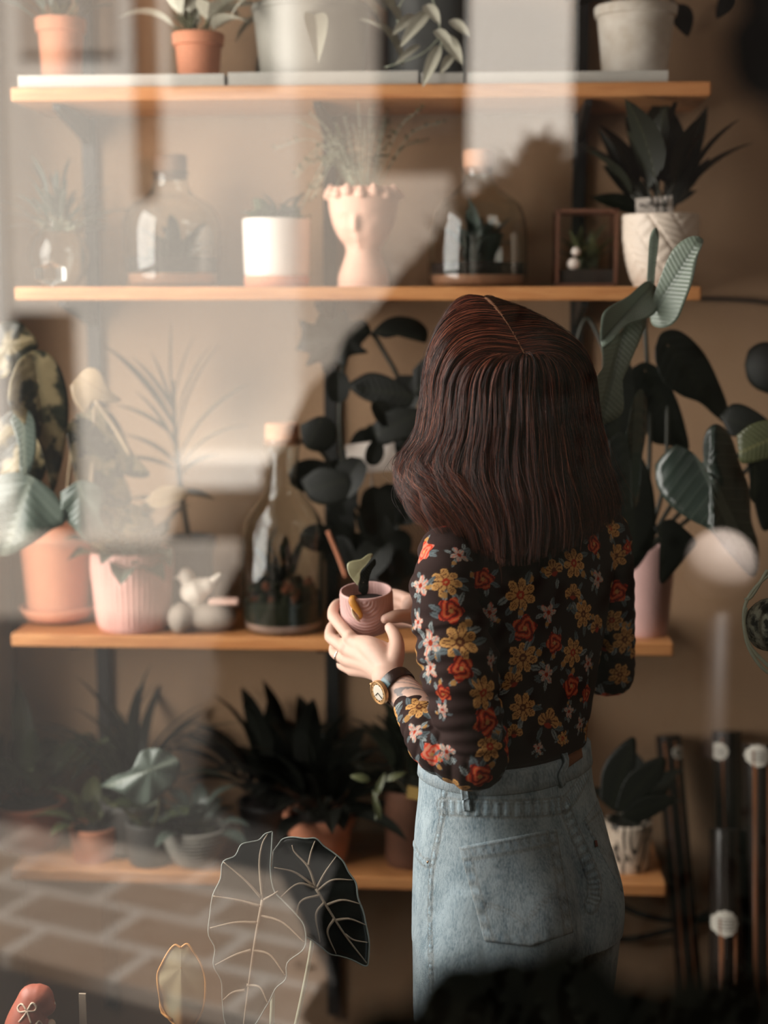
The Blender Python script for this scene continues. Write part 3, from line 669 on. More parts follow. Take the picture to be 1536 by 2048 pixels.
# stones and bird
x = XAT(410,2.665,ZT); sc = DEP((x,2.665,ZT))/FPX
a = Acc(); blob(a, (XAT(420,2.67,ZT),2.67,ZT+.027), (.052,.032,.0265), 11, .06, 24, 14); sl = tag(build(a, 'stone_slab', M['stone']), 'flat grey rock under the white bird', 'stone')
a = Acc(); blob(a, (XAT(361,2.65,ZT),2.65,ZT+.0275), (.024,.024,.0275), 15, .05, 24, 14); tag(build(a, 'round_stone', M['stone']), 'round pale pebble at the foot of the pink ribbed pot', 'stone')
a = Acc(); q = np.array((XAT(450,2.645,ZT),2.645,ZT+.0565)); box(a, q+(-.028,-.012,-.002), q+(.027,.014,.009)); o = build(a, 'stone_chip', M['stone_pink'], None, False); bevel_mod(o,.004,2); tag(o, 'small pinkish stone chip lying on the grey rock', 'stone')
a = Acc(); B = np.array((XAT(392,2.67,ZT),2.67,ZT+.052))
limb(a, [B+(-.004,0,.02), B+(.006,0,.024), B+(.02,0,.03)], [.024,.025,.017], 20, 14); limb(a, [B+(-.014,-.002,.044), B+(-.016,-.002,.05)], [.0145,.0145], 16, 6)
limb(a, [B+(.024,0,.034), B+(.045,0,.052)], [.010,.004], 12, 8); limb(a, [B+(-.029,-.004,.048), B+(-.037,-.006,.046)], [.005,.0015], 10, 5); limb(a, [B+(0,0,-.002), B+(0,0,.012)], [.014,.02], 14, 6)
me = fuse(a, .0016, 4); o = link('bird_figurine', me, None, M['bird']); set_np(me, mesh_np(me)-B); o.location = B; tag(o, 'small white ceramic bird perched on the grey rock', 'figurine')
# carafe terrarium with cork ball
e, c, sc, H = glass_jar('bottle_terrarium', 'tall glass bottle terrarium with round cork stopper and rust-coloured moss', 568, 2.70, ZT, [(74,1252),(83,1244),(85,1212),(85,1172),(85,1132),(84,1092),(81,1058),(73,1030),(58,1006),(42,985),(34,958),(32,920),(34,892),(38,874)], (33,842,874), 'cork', [(.0,.05,'stone_pink','gravel'),(.051,.16,'moss','soil')])
a = Acc(); rg = np.random.default_rng(3)
for i in range(46): an = rg.uniform(0,2*PI); r = .058*math.sqrt(rg.uniform()); blob(a, c+(r*math.cos(an), r*math.sin(an), .06+rg.uniform(0,.03)), rg.uniform(.006,.013), i, .2, 9, 6)
build(a, 'moss', M['moss'], e)
a = Acc()
for i in range(14): an = rg.uniform(PI,2*PI); r = .058; blob(a, c+(r*math.cos(an)*.9, r*math.sin(an)*.9, .062+rg.uniform(-.01,.035)), rg.uniform(.004,.009), i, .25, 9, 6)
build(a, 'rust_moss', M['moss_brown'], e)
a = Acc(); rosette(a, c+(0,0,.09), 16, (.05,.1), .008, (30,85), 'oval', .2, seed=72, jit=.02); build(a, 'fern', M['lf_dark'], e, uv=True)
# climbing monstera between bottle and woman
c, rt, rb, h, sc = place(775, 1112, 2.76, ZT, 130, 110)
e = empty('potted_plant', c, 'black plastic pot with a tall dark climbing plant behind the held cup', 'plant'); make_pot(e, c, rt, rb, h, 'blackpot', rim=(.012,.002))
a = Acc(); st = Acc()
oleaf(a, [(592,700),(604,668),(600,640),(625,650),(640,628),(662,640),(690,618),(700,640),(728,640),(742,664),(722,690),(735,705),(700,712),(690,735),(668,728),(648,745),(640,725),(612,732),(618,708)], (690,670), D0(2.72), .012, mid=(600,690), und=.01, dens=110)
oleaf(a, [(742,665),(770,640),(800,632),(835,640),(855,660),(852,685),(830,680),(800,672),(770,676)], (760,662), D0(2.70), .012, mid=(852,680))
oleaf(a, [(825,740),(850,715),(880,700),(900,730),(895,780),(860,790),(830,790)], (880,720), D0(2.70), .012, mid=(830,785))
oleaf(a, [(600,850),(640,832),(668,845),(672,880),(650,903),(615,898),(603,875)], (640,842), D0(2.69), .012, mid=(615,895))
oleaf(a, [(745,850),(770,825),(820,815),(860,830),(850,870),(800,880),(760,890)], (830,830), D0(2.7), .012, mid=(750,870))
oleaf(a, [(600,960),(640,935),(690,950),(700,990),(660,1010),(620,1000)], (690,960), D0(2.7), .012, mid=(605,985))
oleaf(a, [(690,770),(740,745),(790,760),(830,800),(790,815),(730,800)], (820,790), D0(2.72), .012, mid=(695,775))
for i in range(34):
    px, py = rng.uniform(670,880), rng.uniform(800,1130); an = rng.uniform(0,2*PI); l = rng.uniform(50,110)
    B = PY(px,py,2.72+rng.uniform(-.05,.05)); T = B+(RGT*math.cos(an)+UPV*math.sin(an))*l*.0009; leaf(a, B, T, -FWD+UPV*.4+RGT*rng.uniform(-.5,.5), l*.00034, 'oval', .15, .2, seed=i)
for q in (((770,1110),(700,980),(680,850),(690,670)),((780,1110),(800,980),(810,800),(760,690),(742,665)),((775,1110),(830,950),(850,800)),((760,1110),(680,980),(640,900),(560,870))): tube(st, smooth_path([PY(*k,2.75) for k in q], 20), .0045, 7)
build(a, 'leaves', M['lf_deep'], e, uv=True); build(st, 'stems', M['stem_dark'], e)
a = Acc(); tube(a, smooth_path([PY(692,1155,2.665),PY(675,1110,2.67),PY(655,1062,2.675)], 10), .004, 8); build(a, 'brown_stem', M['terra'], e)
# white card leaning among the leaves
a = Acc(); q = [PY(690,890,2.71),PY(788,878,2.715),PY(794,940,2.712),PY(697,950,2.708)]; V=np.array(q); V2=V+np.array((0,.003,0)); a.add(np.vstack([V,V2]), [(0,1,2,3),(7,6,5,4),(0,4,5,1),(1,5,6,2),(2,6,7,3),(3,7,4,0)])
tube(a, [PY(742,930,2.717), PY(748,1105,2.74)], .002, 6); tag(build(a, 'plant_label', M['white'], None, False), 'white card label on a stick among the dark climbing leaves', 'label')
# mauve pot with the big-leaved anthurium at the right
c, rt, rb, h, sc = place(1288, 1085, 2.70, ZT, 120, 92)
e = empty('potted_plant', c, 'mauve pot behind the woman\'s elbow with broad dark hanging leaves', 'plant'); make_pot(e, c, rt, rb, h, 'mauve')
def onel(name, mat, *args, **k):
    a = Acc(); oleaf(a, *args, **k); return build(a, name, M[mat], e, uv=True)
# twisted grey-green leaf near the woman
a = Acc()
oleaf(a, [(1293,578),(1296,520),(1300,472),(1312,455),(1318,476),(1312,530),(1306,582)], (1300,560), D0(2.37), .004, mid=(1312,458))
oleaf(a, [(1298,622),(1318,562),(1342,505),(1368,479),(1392,472),(1407,482),(1396,512),(1386,560),(1371,602),(1354,640),(1330,655),(1305,650)], (1315,610), D0(2.35,-.0006,0,1340), .012, mid=(1398,482), fold=.04)
oleaf(a, [(1200,662),(1209,622),(1256,592),(1296,562),(1322,592),(1306,630),(1252,652),(1217,690),(1203,690)], (1260,620), D0(2.35,.0004,0,1260), .014, mid=(1205,680), fold=.03)
oleaf(a, [(1203,690),(1240,664),(1262,640),(1292,645),(1262,722),(1242,772),(1248,802),(1240,832),(1194,851),(1184,812),(1190,760),(1205,735)], (1240,690), D0(2.36,.0005,-.0002,1230,750), .014, mid=(1198,845), fold=.03)
build(a, 'twisted_leaf', M['lf_grey_gloss'], e, uv=True)
onel('leaf', 'lf_deep', [(1310,695),(1322,666),(1350,659),(1380,675),(1411,710),(1436,760),(1455,810),(1460,852),(1430,832),(1400,806),(1360,790),(1326,762),(1311,722)], (1335,690), D0(2.58,.0003,0,1350), .02, mid=(1455,845))
onel('leaf', 'lf_deep', [(1265,735),(1290,724),(1320,740),(1350,790),(1370,850),(1377,902),(1340,892),(1300,880),(1280,820),(1262,770)], (1290,740), D0(2.62), .02, mid=(1372,895))
onel('leaf', 'lf_gloss', [(1252,870),(1265,805),(1281,778),(1292,800),(1292,870),(1284,920),(1277,1000),(1264,1012),(1261,930)], (1278,800), D0(2.48,.0014,0,1270), .012, mid=(1268,1005), und=.012)
onel('leaf', 'lf_gloss', [(1310,930),(1330,905),(1355,890),(1385,905),(1406,925),(1406,890),(1414,860),(1434,848),(1460,870),(1481,930),(1499,980),(1503,1040),(1517,1090),(1516,1140),(1500,1152),(1460,1110),(1420,1062),(1385,1042),(1345,1015),(1315,975)], (1412,940), lambda x,y: 2.5+(.0007*(x-1450) if x>1425 else -.0004*(x-1430)), .02, mid=(1508,1145), fold=.02, dens=100)
onel('leaf', 'lf_olive', [(1474,870),(1500,850),(1536,840),(1575,850),(1570,905),(1530,920),(1484,926),(1477,900)], (1560,870), D0(2.45), .015, mid=(1480,905))
onel('leaf', 'lf_deep', [(1489,730),(1500,697),(1536,684),(1580,710),(1575,790),(1522,782),(1497,762)], (1570,740), D0(2.6), .02, mid=(1490,730))
onel('leaf', 'lf_deep', [(1440,832),(1465,808),(1500,815),(1545,850),(1530,875),(1490,866),(1462,872)], (1530,860), D0(2.56), .015, mid=(1445,835))
onel('leaf', 'lf_deep', [(1308,1055),(1340,1038),(1370,1058),(1393,1085),(1374,1112),(1345,1148),(1325,1168),(1318,1150),(1332,1108)], (1320,1060), D0(2.56), .015, mid=(1328,1160))
onel('leaf', 'lf_deep', [(1215,882),(1250,868),(1300,950),(1312,1060),(1292,1112),(1262,1142),(1240,1090),(1220,960)], (1250,880), D0(2.58), .02, mid=(1265,1135))
onel('leaf', 'lf_deep', [(1205,700),(1235,680),(1265,740),(1275,820),(1262,900),(1235,960),(1205,880)], (1235,690), D0(2.6), .02, mid=(1225,950))
onel('leaf', 'lf_deep', [(1490,900),(1530,880),(1560,960),(1550,1040),(1525,1060),(1505,990)], (1520,890), D0(2.58), .02, mid=(1530,1055))
onel('leaf', 'lf_dark', [(1500,940),(1515,930),(1520,970),(1510,1005),(1500,990)], (1510,935), D0(2.5), .006, mid=(1508,1000))
st = Acc()
for q in (((1288,1100),(1280,1000),(1240,800),(1180,640),(1150,690)),((1290,1100),(1330,950),(1335,720)),((1290,1100),(1350,1000),(1412,940)),((1295,1100),(1420,960),(1530,870)),((1285,1100),(1270,900),(1290,745)),((1285,1095),(1255,950),(1250,885)),((1290,1095),(1310,1065),(1320,1060)),((1285,1095),(1275,950),(1285,800)),((1290,1100),(1300,850),(1290,640),(1302,575)),((1295,1100),(1450,980),(1560,860),(1570,745))): tube(st, smooth_path([P(*k,2.62) for k in q], 22), .004, 7)
build(st, 'stems', M['stem_dark'], e)
# hanging moss ball tied with pale cord at the right edge
c = P(1546,1250,2.2); rr = .043
e = empty('hanging_moss_ball', c-np.array((0,0,rr)), 'dark moss ball hanging in a loop of pale green cord, right edge of picture', 'kokedama')
mk = NT('striped_moss'); n = mk.noise(60,4,.6,mk.obj()); mk.bsdf(mk.mix(mk.ramp(n,[(.45,(0,0,0,1)),(.6,(1,1,1,1))]), RGB(40,38,32), RGB(150,150,132)), .8, .3, bump=n, bs=.6, bd=.004)
a = Acc(); blob(a, c, rr*.93, 3, .04, 28, 18); build(a, 'moss_ball', mk.m, e)
a = Acc()
for q in (((1560,1135),(1520,1165),(1492,1205),(1488,1250),(1500,1300),(1536,1345),(1600,1360)), ((1535,1140),(1505,1190),(1490,1200)), ((1492,1215),(1488,1250),(1502,1295),(1545,1340)), ((1600,1135),(1610,1250),(1560,1350))): tube(a, smooth_path([P(*k,2.16) for k in q], 24), .0028, 8)
tube(a, [P(1560,1137,2.16), np.array((P(1560,1137,2.16)[0]+.02, P(1560,1137,2.16)[1], ZC))], .0012, 6); build(a, 'cord', M['stem_pale'], e)

# --- bottom shelf
ZB = S4
def plantpot(px, py, Y, wt, wb, mat, label, leafmat, n, L, w, el, shape='lance', seed=1, stemmat='stem_dark', rim=None, droop=.2, fold=.25, und=0, jit=.01, bend=.25, az=(0,360), stalk=.3, potkw={}):
    c, rt, rb, h, sc = place(px, py, Y, ZB, wt, wb)
    e = empty('potted_plant', c, label, 'plant'); make_pot(e, c, rt, rb, h, mat, rim=rim, **potkw)
    a = Acc(); st = Acc(); rosette(a, c+(0,0,h*.9), n, L, w, el, shape, bend, st, az, seed, fold, droop, und=und, jit=jit, stalk=stalk); build(a, 'leaves', M[leafmat], e, uv=True); build(st, 'stems', M[stemmat], e)
    return e, c, rt, rb, h, sc
plantpot(60, 1600, 2.74, 150, 120, 'terra_dark', 'brown terracotta pot of spear-leaved plant, far end of the bottom shelf under the wall corner', 'lf_mid', 16, (.14,.26), .024, (25,85), seed=81)
e = bpy.data.objects[-1] if False else None
plantpot(268, 1598, 2.73, 128, 110, 'darkgrey', 'dark grey pot with a fountain of long strap leaves, bottom shelf', 'lf_dark', 34, (.18,.30), .013, (35,86), 'grass', seed=83, droop=.4, bend=.3, stalk=.05)
e, c, rt, rb, h, sc = plantpot(190, 1650, 2.69, 96, 84, 'terra', 'small terracotta pot low in front of the strap-leaved plant', 'lf_olive', 14, (.06,.13), .02, (5,70), seed=85)
a = Acc()
e2 = empty('potted_plant', (XAT(300,2.67,ZB),2.67,ZB), 'short pot with one large silvery crinkled leaf, bottom shelf', 'plant'); c = np.array(e2.location); make_pot(e2, c, .045, .038, ZAT(1640,c[0],2.67)-ZB, 'darkgrey')
oleaf(a, [(200,1572),(230,1552),(262,1540),(280,1505),(310,1496),(345,1508),(362,1532),(350,1565),(322,1590),(290,1612),(262,1602),(240,1585)], (300,1540), D0(2.62), .03, mid=(210,1575), und=.02); build(a, 'silver_leaf', M['lf_grey'], e2, uv=True); st = Acc(); tube(st, smooth_path([c+(0,0,.05),P(320,1600,2.66),P(300,1540,2.62)],8), .003, 7)
b = Acc(); rosette(b, c+(0,0,.06), 8, (.06,.11), .03, (10,60), 'oval', .2, st, seed=3); build(b, 'leaves', M['lf_mid'], e2, uv=True); build(st, 'stems', M['stem'], e2)
# ribbed bowl
c, rt, rb, h, sc = place(392, 1650, 2.672, ZB, 138, 70)
e = empty('potted_plant', c, 'low round grey bowl with horizontal ribs and striped leaves, bottom shelf', 'plant')
pr = [(.0002,0),(rb,0)]+[(rb+(rt-rb)*math.sin(PI/2*i/40)**.8*(1-.06*max(0,i-30)/10)+.0012*math.sin(i*1.5), h*i/40) for i in range(1,41)]+[(rt*.88,h),(rt*.86,h*.8)]
make_pot(e, c, rt, rb, h, 'grey', prof=pr, fill=.8)
a = Acc(); st = Acc(); rosette(a, c+(0,0,h*.8), 16, (.07,.13), .018, (5,60), 'lance', .3, st, seed=91, droop=.4); build(a, 'leaves', M['lf_grey'], e, uv=True); build(st, 'stems', M['stem'], e)
plantpot(640, 1625, 2.70, 138, 104, 'terra', 'rimmed terracotta pot of dense dark foliage on bottom shelf, nearest the alocasia', 'lf_deep', 46, (.13,.25), .026, (5,85), seed=93, rim=(.022,.004), droop=.35)
plantpot(540, 1600, 2.78, 130, 100, 'blackpot', 'black pot of bushy dark leaves behind the terracotta pot, bottom shelf', 'lf_deep', 36, (.14,.27), .024, (25,85), seed=95, droop=.3)
e, c, rt, rb, h, sc = plantpot(818, 1575, 2.70, 96, 92, 'wood_brown', 'brown woven pot with arching thin leaves just beside the jeans', 'lf_dark', 26, (.12,.22), .02, (15,80), seed=97, droop=.5, potkw={'mod': lambda an,z,f: f*(1+.02*np.sign(np.sin(22*an))*np.sign(np.sin(z*260)))})
a = Acc(); st2 = Acc()
for (b0, t0, w) in (((760,1640),(745,1580),7),((752,1590),(770,1545),7),((770,1560),(812,1545),7),((740,1560),(700,1552),8)): leaf(a, P(*b0,2.6), P(*t0,2.6), -FWD+UPV*.3, w*.0009, 'lance', .25, .2)
tube(st2, smooth_path([c+(0,0,h*.9), P(790,1560,2.62), P(758,1575,2.6), P(752,1640,2.6)], 14), .0014, 6); build(a, 'pale_leaf', M['lf_olive'], e, uv=True); build(st2, 'runner', M['stem_pale'], e)
a = Acc(); q = [P(815,1572,2.63),P(845,1578,2.63),P(843,1602,2.64),P(813,1596,2.64)]; V=np.array(q); V2=V+np.array((0,.002,0)); a.add(np.vstack([V,V2]), [(0,1,2,3),(7,6,5,4),(0,4,5,1),(1,5,6,2),(2,6,7,3),(3,7,4,0)]); build(a, 'name_tag', mat_plain('yellow_tag', RGB(206,170,100), .5, .1), e, False, label='yellowish plant tag')
plantpot(960, 1600, 2.74, 120, 100, 'blackpot', 'black pot of dark leaves hidden behind the jeans, bottom shelf', 'lf_deep', 24, (.12,.22), .024, (25,85), seed=99)
# pot with black leaf print at right
pm = NT('leaf_print_ceramic'); v = pm.obj(); n = pm.noise(26, 2, .5, pm.mapping(v,(1,1,.45),(0,.4,0)), dist=1.4); k = pm.ramp(n, [(.46,(1,1,1,1)),(.50,(0,0,0,1)),(.57,(0,0,0,1)),(.61,(1,1,1,1))]); pm.bsdf(pm.mix(k, RGB(48,42,38), RGB(214,196,176)), .5, .4)
c, rt, rb, h, sc = place(1254, 1640, 2.70, ZB, 96, 84)
e = empty('potted_plant', c, 'white pot printed with black leaves beside the jeans, bottom shelf end', 'plant'); make_pot(e, c, rt, rb, h, pm.m, n=64)
a = Acc(); st = Acc()
oleaf(a, [(1200,1600),(1205,1540),(1230,1500),(1268,1474),(1272,1520),(1262,1570),(1235,1620)], (1225,1610), D0(2.66), .012, mid=(1268,1476))
oleaf(a, [(1230,1620),(1250,1560),(1290,1525),(1330,1515),(1325,1555),(1290,1590),(1255,1620)], (1245,1612), D0(2.64), .012, mid=(1328,1518))
oleaf(a, [(1240,1632),(1280,1598),(1320,1590),(1352,1598),(1320,1625),(1275,1645)], (1250,1630), D0(2.63), .012, mid=(1350,1598))
rosette(a, c+(0,0,h*.9), 14, (.08,.16), .03, (20,85), 'lance', .2, st, seed=101); build(a, 'leaves', M['lf_deep'], e, uv=True); build(st, 'stems', M['stem_dark'], e)
# cables under the bottom shelf
a = Acc(); tube(a, smooth_path([PY(1180,1760,2.8),PY(1250,1815,2.8),PY(1320,1838,2.8),PY(1390,1842,2.8),PY(1500,1830,2.82)], 22), .006, 8); tag(build(a, 'black_cable', M['cable']), 'upper black cable sagging below the bottom shelf end', 'cable')
a = Acc(); tube(a, smooth_path([PY(1180,1870,2.84),PY(1250,1878,2.84),PY(1310,1868,2.84),PY(1380,1845,2.84),PY(1500,1780,2.84)], 22), .006, 8); tag(build(a, 'black_cable', M['cable']), 'lower black cable curving below the bottom shelf end', 'cable')
# --- dark poles in plastic sleeves leaning on the wall
pm2 = NT('sleeved_dark_pole'); v = pm2.obj(); n = pm2.noise(6,4,.6,pm2.mapping(v,(6,6,1))); pm2.bsdf(pm2.mix(n, RGB(20,18,17), RGB(48,38,32)), .22, .6, bump=n, bs=.2, bd=.004)
cop = mat_plain('copper_brown_sheen', RGB(130,84,56), .3, .2, 20)
stk = NT('round_sticker'); stk.bsdf(RGB(206,200,188), .6, .3)
def pole(px0, py0, px1, wpx, Y0, lb, sticker, brown=False, zb=0.0):
    top = PY(px0, py0, Y0); sc = DEP(top)/FPX; r = wpx*sc/2
    bot = np.array((XAT(px1, Y0-.16, zb+.3), Y0-.16, zb)); d = unit(top-bot)
    e = empty('sleeved_pole', (bot[0],bot[1],0), lb, 'pole', 'sleeved poles leaning on the wall')
    a = Acc(); tube(a, [bot+d*.004, bot+d*.3, bot+d*.7, top], r, 24); build(a, 'shaft', pm2.m, e, autoflat=40)
    sd = unit(np.cross(d, FWD)); f = unit(np.cross(sd, d)); 
    if np.dot(f, FWD) > 0: f = -f
    a = Acc(); L = np.linalg.norm(top-bot)
    for o_, ww in ((.45,.16),(-.35,.10)) if brown else ((.5,.09),):
        q = bot+sd*r*o_+f*r*math.sqrt(1-o_*o_); tube(a, [q+d*.02, q+d*L*.5, q+d*(L-.01)], r*ww, 8, flat=.4)
    build(a, 'sleeve_fold', cop, e)
    a = Acc(); px, py, rr = sticker; c0 = P(px, py, DEP(top)); t = np.dot(c0-bot, d); base = bot+d*t; off = np.dot(c0-base, sd); off = max(-r*.8, min(r*.8, off)); R = rr*sc
    V=[]; n=40
    for k in range(5):
        for j in range(n):
            an = 2*PI*j/n; x = off+R*k/4*math.cos(an)*(1+.05*math.cos(12*an)*(k==4)); y = R*k/4*math.sin(an)*(1+.05*math.cos(12*an)*(k==4)); x = max(-r*.99, min(r*.99, x))
            V.append(base+d*y+sd*x+f*(math.sqrt(max(r*r-x*x,0))+.0026))
    F = [(k*n+j,k*n+(j+1)%n,(k+1)*n+(j+1)%n,(k+1)*n+j) for k in range(4) for j in range(n)]; a.add(V,F); so = build(a, 'sticker', stk.m, e)
    w = Acc(); 
    for q in (-.45,-.2,.05,.3): tube(w, [base+d*R*q+sd*(off+x*R)+f*(math.sqrt(max(r*r-(off+x*R)**2,0))+.0032) for x in np.linspace(-.6,.6,7) if abs(off+x*R)<r*.98], .0007, 4)
    build(w, 'print_lines', M['black'], so)
    return e
pole(1336,1470,1420,50,2.84,'sleeved dark pole leaning nearest the bottom shelf end',(1352,1502,13),True)
pole(1453,1462,1490,58,2.84,'tall black pole standing between two brown-edged poles at the wall',(1432,1500,17))
pole(1518,1487,1532,64,2.73,'thick sleeved pole with a brown edge at right edge of the picture',(1508,1508,22),True)
pole(1452,1822,1462,66,2.66,'short sleeved pole with a scalloped round sticker, lowest of the poles',(1442,1843,25),True)

# --- low display table with the alocasia, heart-leaf plant, figurine and stake
TY = 2.12; TZ2 = .42; tx0, tx1 = -.82, -.14
a = Acc(); box(a, (tx0,1.9,TZ2-.03), (tx1,2.34,TZ2))
e = empty('display_table', ((tx0+tx1)/2,2.12,0), 'low dark display table under the alocasia and the clay figurine, below the picture edge', 'table'); build(a, 'tabletop', M['floor'], e, False)
for x in (tx0+.03,tx1-.03):
    for y in (1.93,2.31): a = Acc(); box(a, (x-.02,y-.02,0), (x+.02,y+.02,TZ2-.03)); build(a, 'leg', M['black'], e, False)
x = XAT(565,2.12,TZ2); c = np.array((x,2.12,TZ2)); e = empty('potted_alocasia', c, 'alocasia with two dark arrow leaves and white veins in front of the jeans', 'plant')
make_pot(e, c, .06, .048, .1, 'blackpot')
def aloc_leaf(outline, J, tip, lats, dfn, seed, label=None):
    a = Acc(); oleaf(a, outline, J, dfn, .012, nring=10, dens=120, fold=.03, mid=tip, und=.006, seed=seed); o = build(a, 'leaf', M['lf_aloc'], e, uv=True)
    V = a.arr(); n = 120; Vf = V[:11*n]
    px = np.array([[768+FPX*np.dot(p-CAM,RGT)/DEP(p), 1024-FPX*np.dot(p-CAM,UPV)/DEP(p), DEP(p)] for p in Vf])
    def dep_at(q):
        d2 = ((px[:,:2]-q)**2).sum(1); i = np.argsort(d2)[:4]; w = 1/(d2[i]+1); return (px[i,2]*w).sum()/w.sum()
    w = Acc()
    for path, r0, r1 in lats:
        pp = smooth_path(np.array(path), 16); tube(w, [P(q[0], q[1], dep_at(q)-.0012) for q in pp], np.linspace(r0, r1, 16), 6)
    build(w, 'vein', M['vein'], o)
    b = Acc(); tube(b, np.vstack([Vf[10*n:], Vf[10*n:10*n+1]])-FWD*.0004, .0011, 6); build(b, 'edge', M['edge'], o)
R0, R1 = .0022, .0008
aloc_leaf([(545,1663),(530,1668),(518,1680),(500,1684),(482,1690),(470,1712),(446,1724),(441,1758),(426,1790),(420,1830),(417,1868),(430,1896),(427,1930),(443,1962),(445,2000),(452,2050),(480,2085),(510,2050),(528,2020),(540,2000),(552,1976),(572,1957),(575,1925),(604,1902),(612,1882),(608,1850),(590,1826),(565,1800),(548,1780),(541,1740),(543,1700)],
    (525,1800), (484,2080), [(((525,1800),(512,1870),(500,1950),(484,2075)),.0028,.0012),(((525,1800),(519,1730),(524,1690),(535,1668)),R0,R1),(((522,1795),(490,1760),(447,1724)),R0,R1),(((520,1812),(475,1800),(426,1792)),R0,R1),(((514,1845),(470,1845),(420,1856)),R0,R1),(((527,1800),(545,1790),(556,1782)),R0,R1),(((518,1830),(565,1845),(608,1884)),R0,R1),(((505,1900),(540,1910),(570,1950)),R0,R1),(((502,1900),(470,1910),(430,1930)),R0,R1),(((493,1970),(520,1975),(535,2005)),R0,R1),(((490,1980),(465,1985),(446,2000)),R0,R1)],
    lambda x,y: 2.13+.00025*(y-1800)*-.3, 1)
aloc_leaf([(547,1702),(556,1690),(566,1678),(585,1674),(610,1677),(632,1677),(648,1692),(668,1706),(686,1722),(698,1745),(712,1766),(716,1795),(726,1822),(732,1850),(738,1882),(737,1915),(732,1932),(705,1920),(680,1912),(660,1908),(640,1892),(620,1878),(600,1868),(585,1860),(576,1835),(560,1812),(548,1790),(543,1755)],
    (632,1777), (735,1928), [(((632,1777),(655,1815),(690,1870),(733,1926)),.0024,.001),(((632,1777),(617,1735),(590,1705),(584,1690)),R0,R1),(((617,1730),(622,1705),(630,1682)),.0018,R1),(((634,1775),(650,1745),(673,1712)),R0,R1),(((636,1780),(665,1760),(706,1760)),R0,R1),(((630,1775),(595,1768),(555,1800)),R0,R1),(((628,1772),(590,1745),(548,1735)),R0,R1),(((640,1790),(600,1805),(590,1858)),R0,R1),(((648,1805),(632,1830),(640,1885)),R0,R1),(((652,1810),(685,1800),(722,1808)),R0,R1),(((668,1838),(655,1865),(672,1908)),R0,R1),(((672,1840),(700,1838),(732,1850)),R0,R1),(((690,1868),(708,1880),(735,1885)),.0016,R1)],
    lambda x,y: 2.15+.0001*(x-640), 4)
st = Acc()
for q in (((555,1800),(525,1800)),): pass
tube(st, smooth_path([c+(0,0,.09), P(545,2060,2.16), P(545,1990,2.155), P(540,1860,2.16), P(526,1800,2.135)], 20), np.linspace(.004,.0025,20), 8); tube(st, smooth_path([c+(.01,0,.09), P(590,2060,2.2), P(622,1900,2.18), P(632,1778,2.155)], 20), np.linspace(.004,.0025,20), 8); build(st, 'petiole', M['stem_pale'], e)
# heart-leaf plant with yellow edges
x = XAT(372,2.14,TZ2); c = np.array((x,2.14,TZ2)); e = empty('potted_plant', c, 'small plant with one upright yellow-edged heart leaf by the alocasia', 'plant'); make_pot(e, c, .045, .036, .08, 'blackpot')
hl = NT('yellowing_leaf'); n = hl.noise(16,3,.6,hl.obj()); f = hl.noise(9,2,.5,hl.obj()); hl.bsdf(hl.mix(hl.ramp(f,[(.52,(0,0,0,1)),(.6,(1,1,1,1))]), hl.mix(n, RGB(128,122,96), RGB(170,160,128)), RGB(214,150,84)), .5, .4, bump=n, bs=.3, bd=.003)
yel = mat_plain('yellow_leaf_edge', RGB(206,146,80), .5, .15, 40)
OUT = [(362,1895),(350,1890),(338,1902),(325,1925),(315,1950),(318,1985),(325,2015),(345,2045),(375,2062),(395,2040),(408,2010),(411,1965),(403,1930),(388,1905),(375,1888)]
a = Acc(); oleaf(a, OUT, (362,1935), lambda x,y: 2.12+.0003*abs(x-362), .012, mid=(362,2055), fold=.02, und=.008, dens=90); o = build(a, 'leaf', hl.m, e, uv=True)
n = 90; V = a.arr()[7*n:8*n]; b = Acc(); tube(b, np.vstack([V,V[:1]])-FWD*.0005, .0016, 6); build(b, 'edge', yel, o)
st = Acc(); tube(st, smooth_path([c+(0,0,.07), P(352,2050,2.14), P(322,2020,2.135), P(330,1960,2.135), P(362,1935,2.125)],16), .002, 7); build(st, 'petiole', yel, e)
# red clay animal with a painted bow
c0 = P(58,2050,2.08); zf = TZ2
e = empty('clay_figurine', (c0[0],c0[1],zf), 'red-brown clay animal ornament with a painted white bow, low at the left corner', 'figurine')
cl = mat_plain('red_clay', RGB(176,98,78), .45, .12, 40, .1); a = Acc()
K = lambda x,y,d=2.08: P(x,y,d)
limb(a, [K(52,2140), K(50,2060), K(66,2000)], [.036,.030,.022], 24, 20); limb(a, [K(66,2005), K(80,1998), K(92,2012)], [.023,.021,.014], 20, 10); limb(a, [np.array((K(50,2120)[0],K(50,2120)[1],zf+.03)), K(52,2120)], [.03,.032], 20, 10)
for q in ((92,2012),(90,2050)): limb(a, [K(q[0]-6,q[1]), K(q[0]+10,q[1]-2)], [.009,.006], 12, 6)
me = fuse(a, .0022, 5); set_np(me, mesh_np(me)-np.array(e.location)); link('body', me, e, cl); bv = None
cr = mat_plain('cream_paint', RGB(232,210,186), .5, .05); a = Acc()
for q in ((102,2009),(102,2048)): blob(a, K(*q), .0065, 2, .02)
build(a, 'cream_tip', cr, e)
wv = mesh_np(me)+np.array(e.location); B = BVHTree.FromPolygons([Vector(p) for p in wv], [tuple(p.vertices) for p in me.polygons]); a = Acc()
for q in (((54,2022),(44,2008),(36,2015),(40,2024),(54,2022)), ((54,2022),(64,2006),(72,2013),(68,2022),(54,2022)), ((54,2022),(48,2032),(38,2044)), ((54,2022),(58,2034),(62,2046)), ((70,2050),(78,2042),(84,2050))):
    pp = []
    for k in smooth_path(np.array(q,float), 14):
        h, nn = cast(B, *k)
        if h is not None: pp.append(h+nn*.0005)
    if len(pp) > 3: tube(a, pp, .0013, 6)
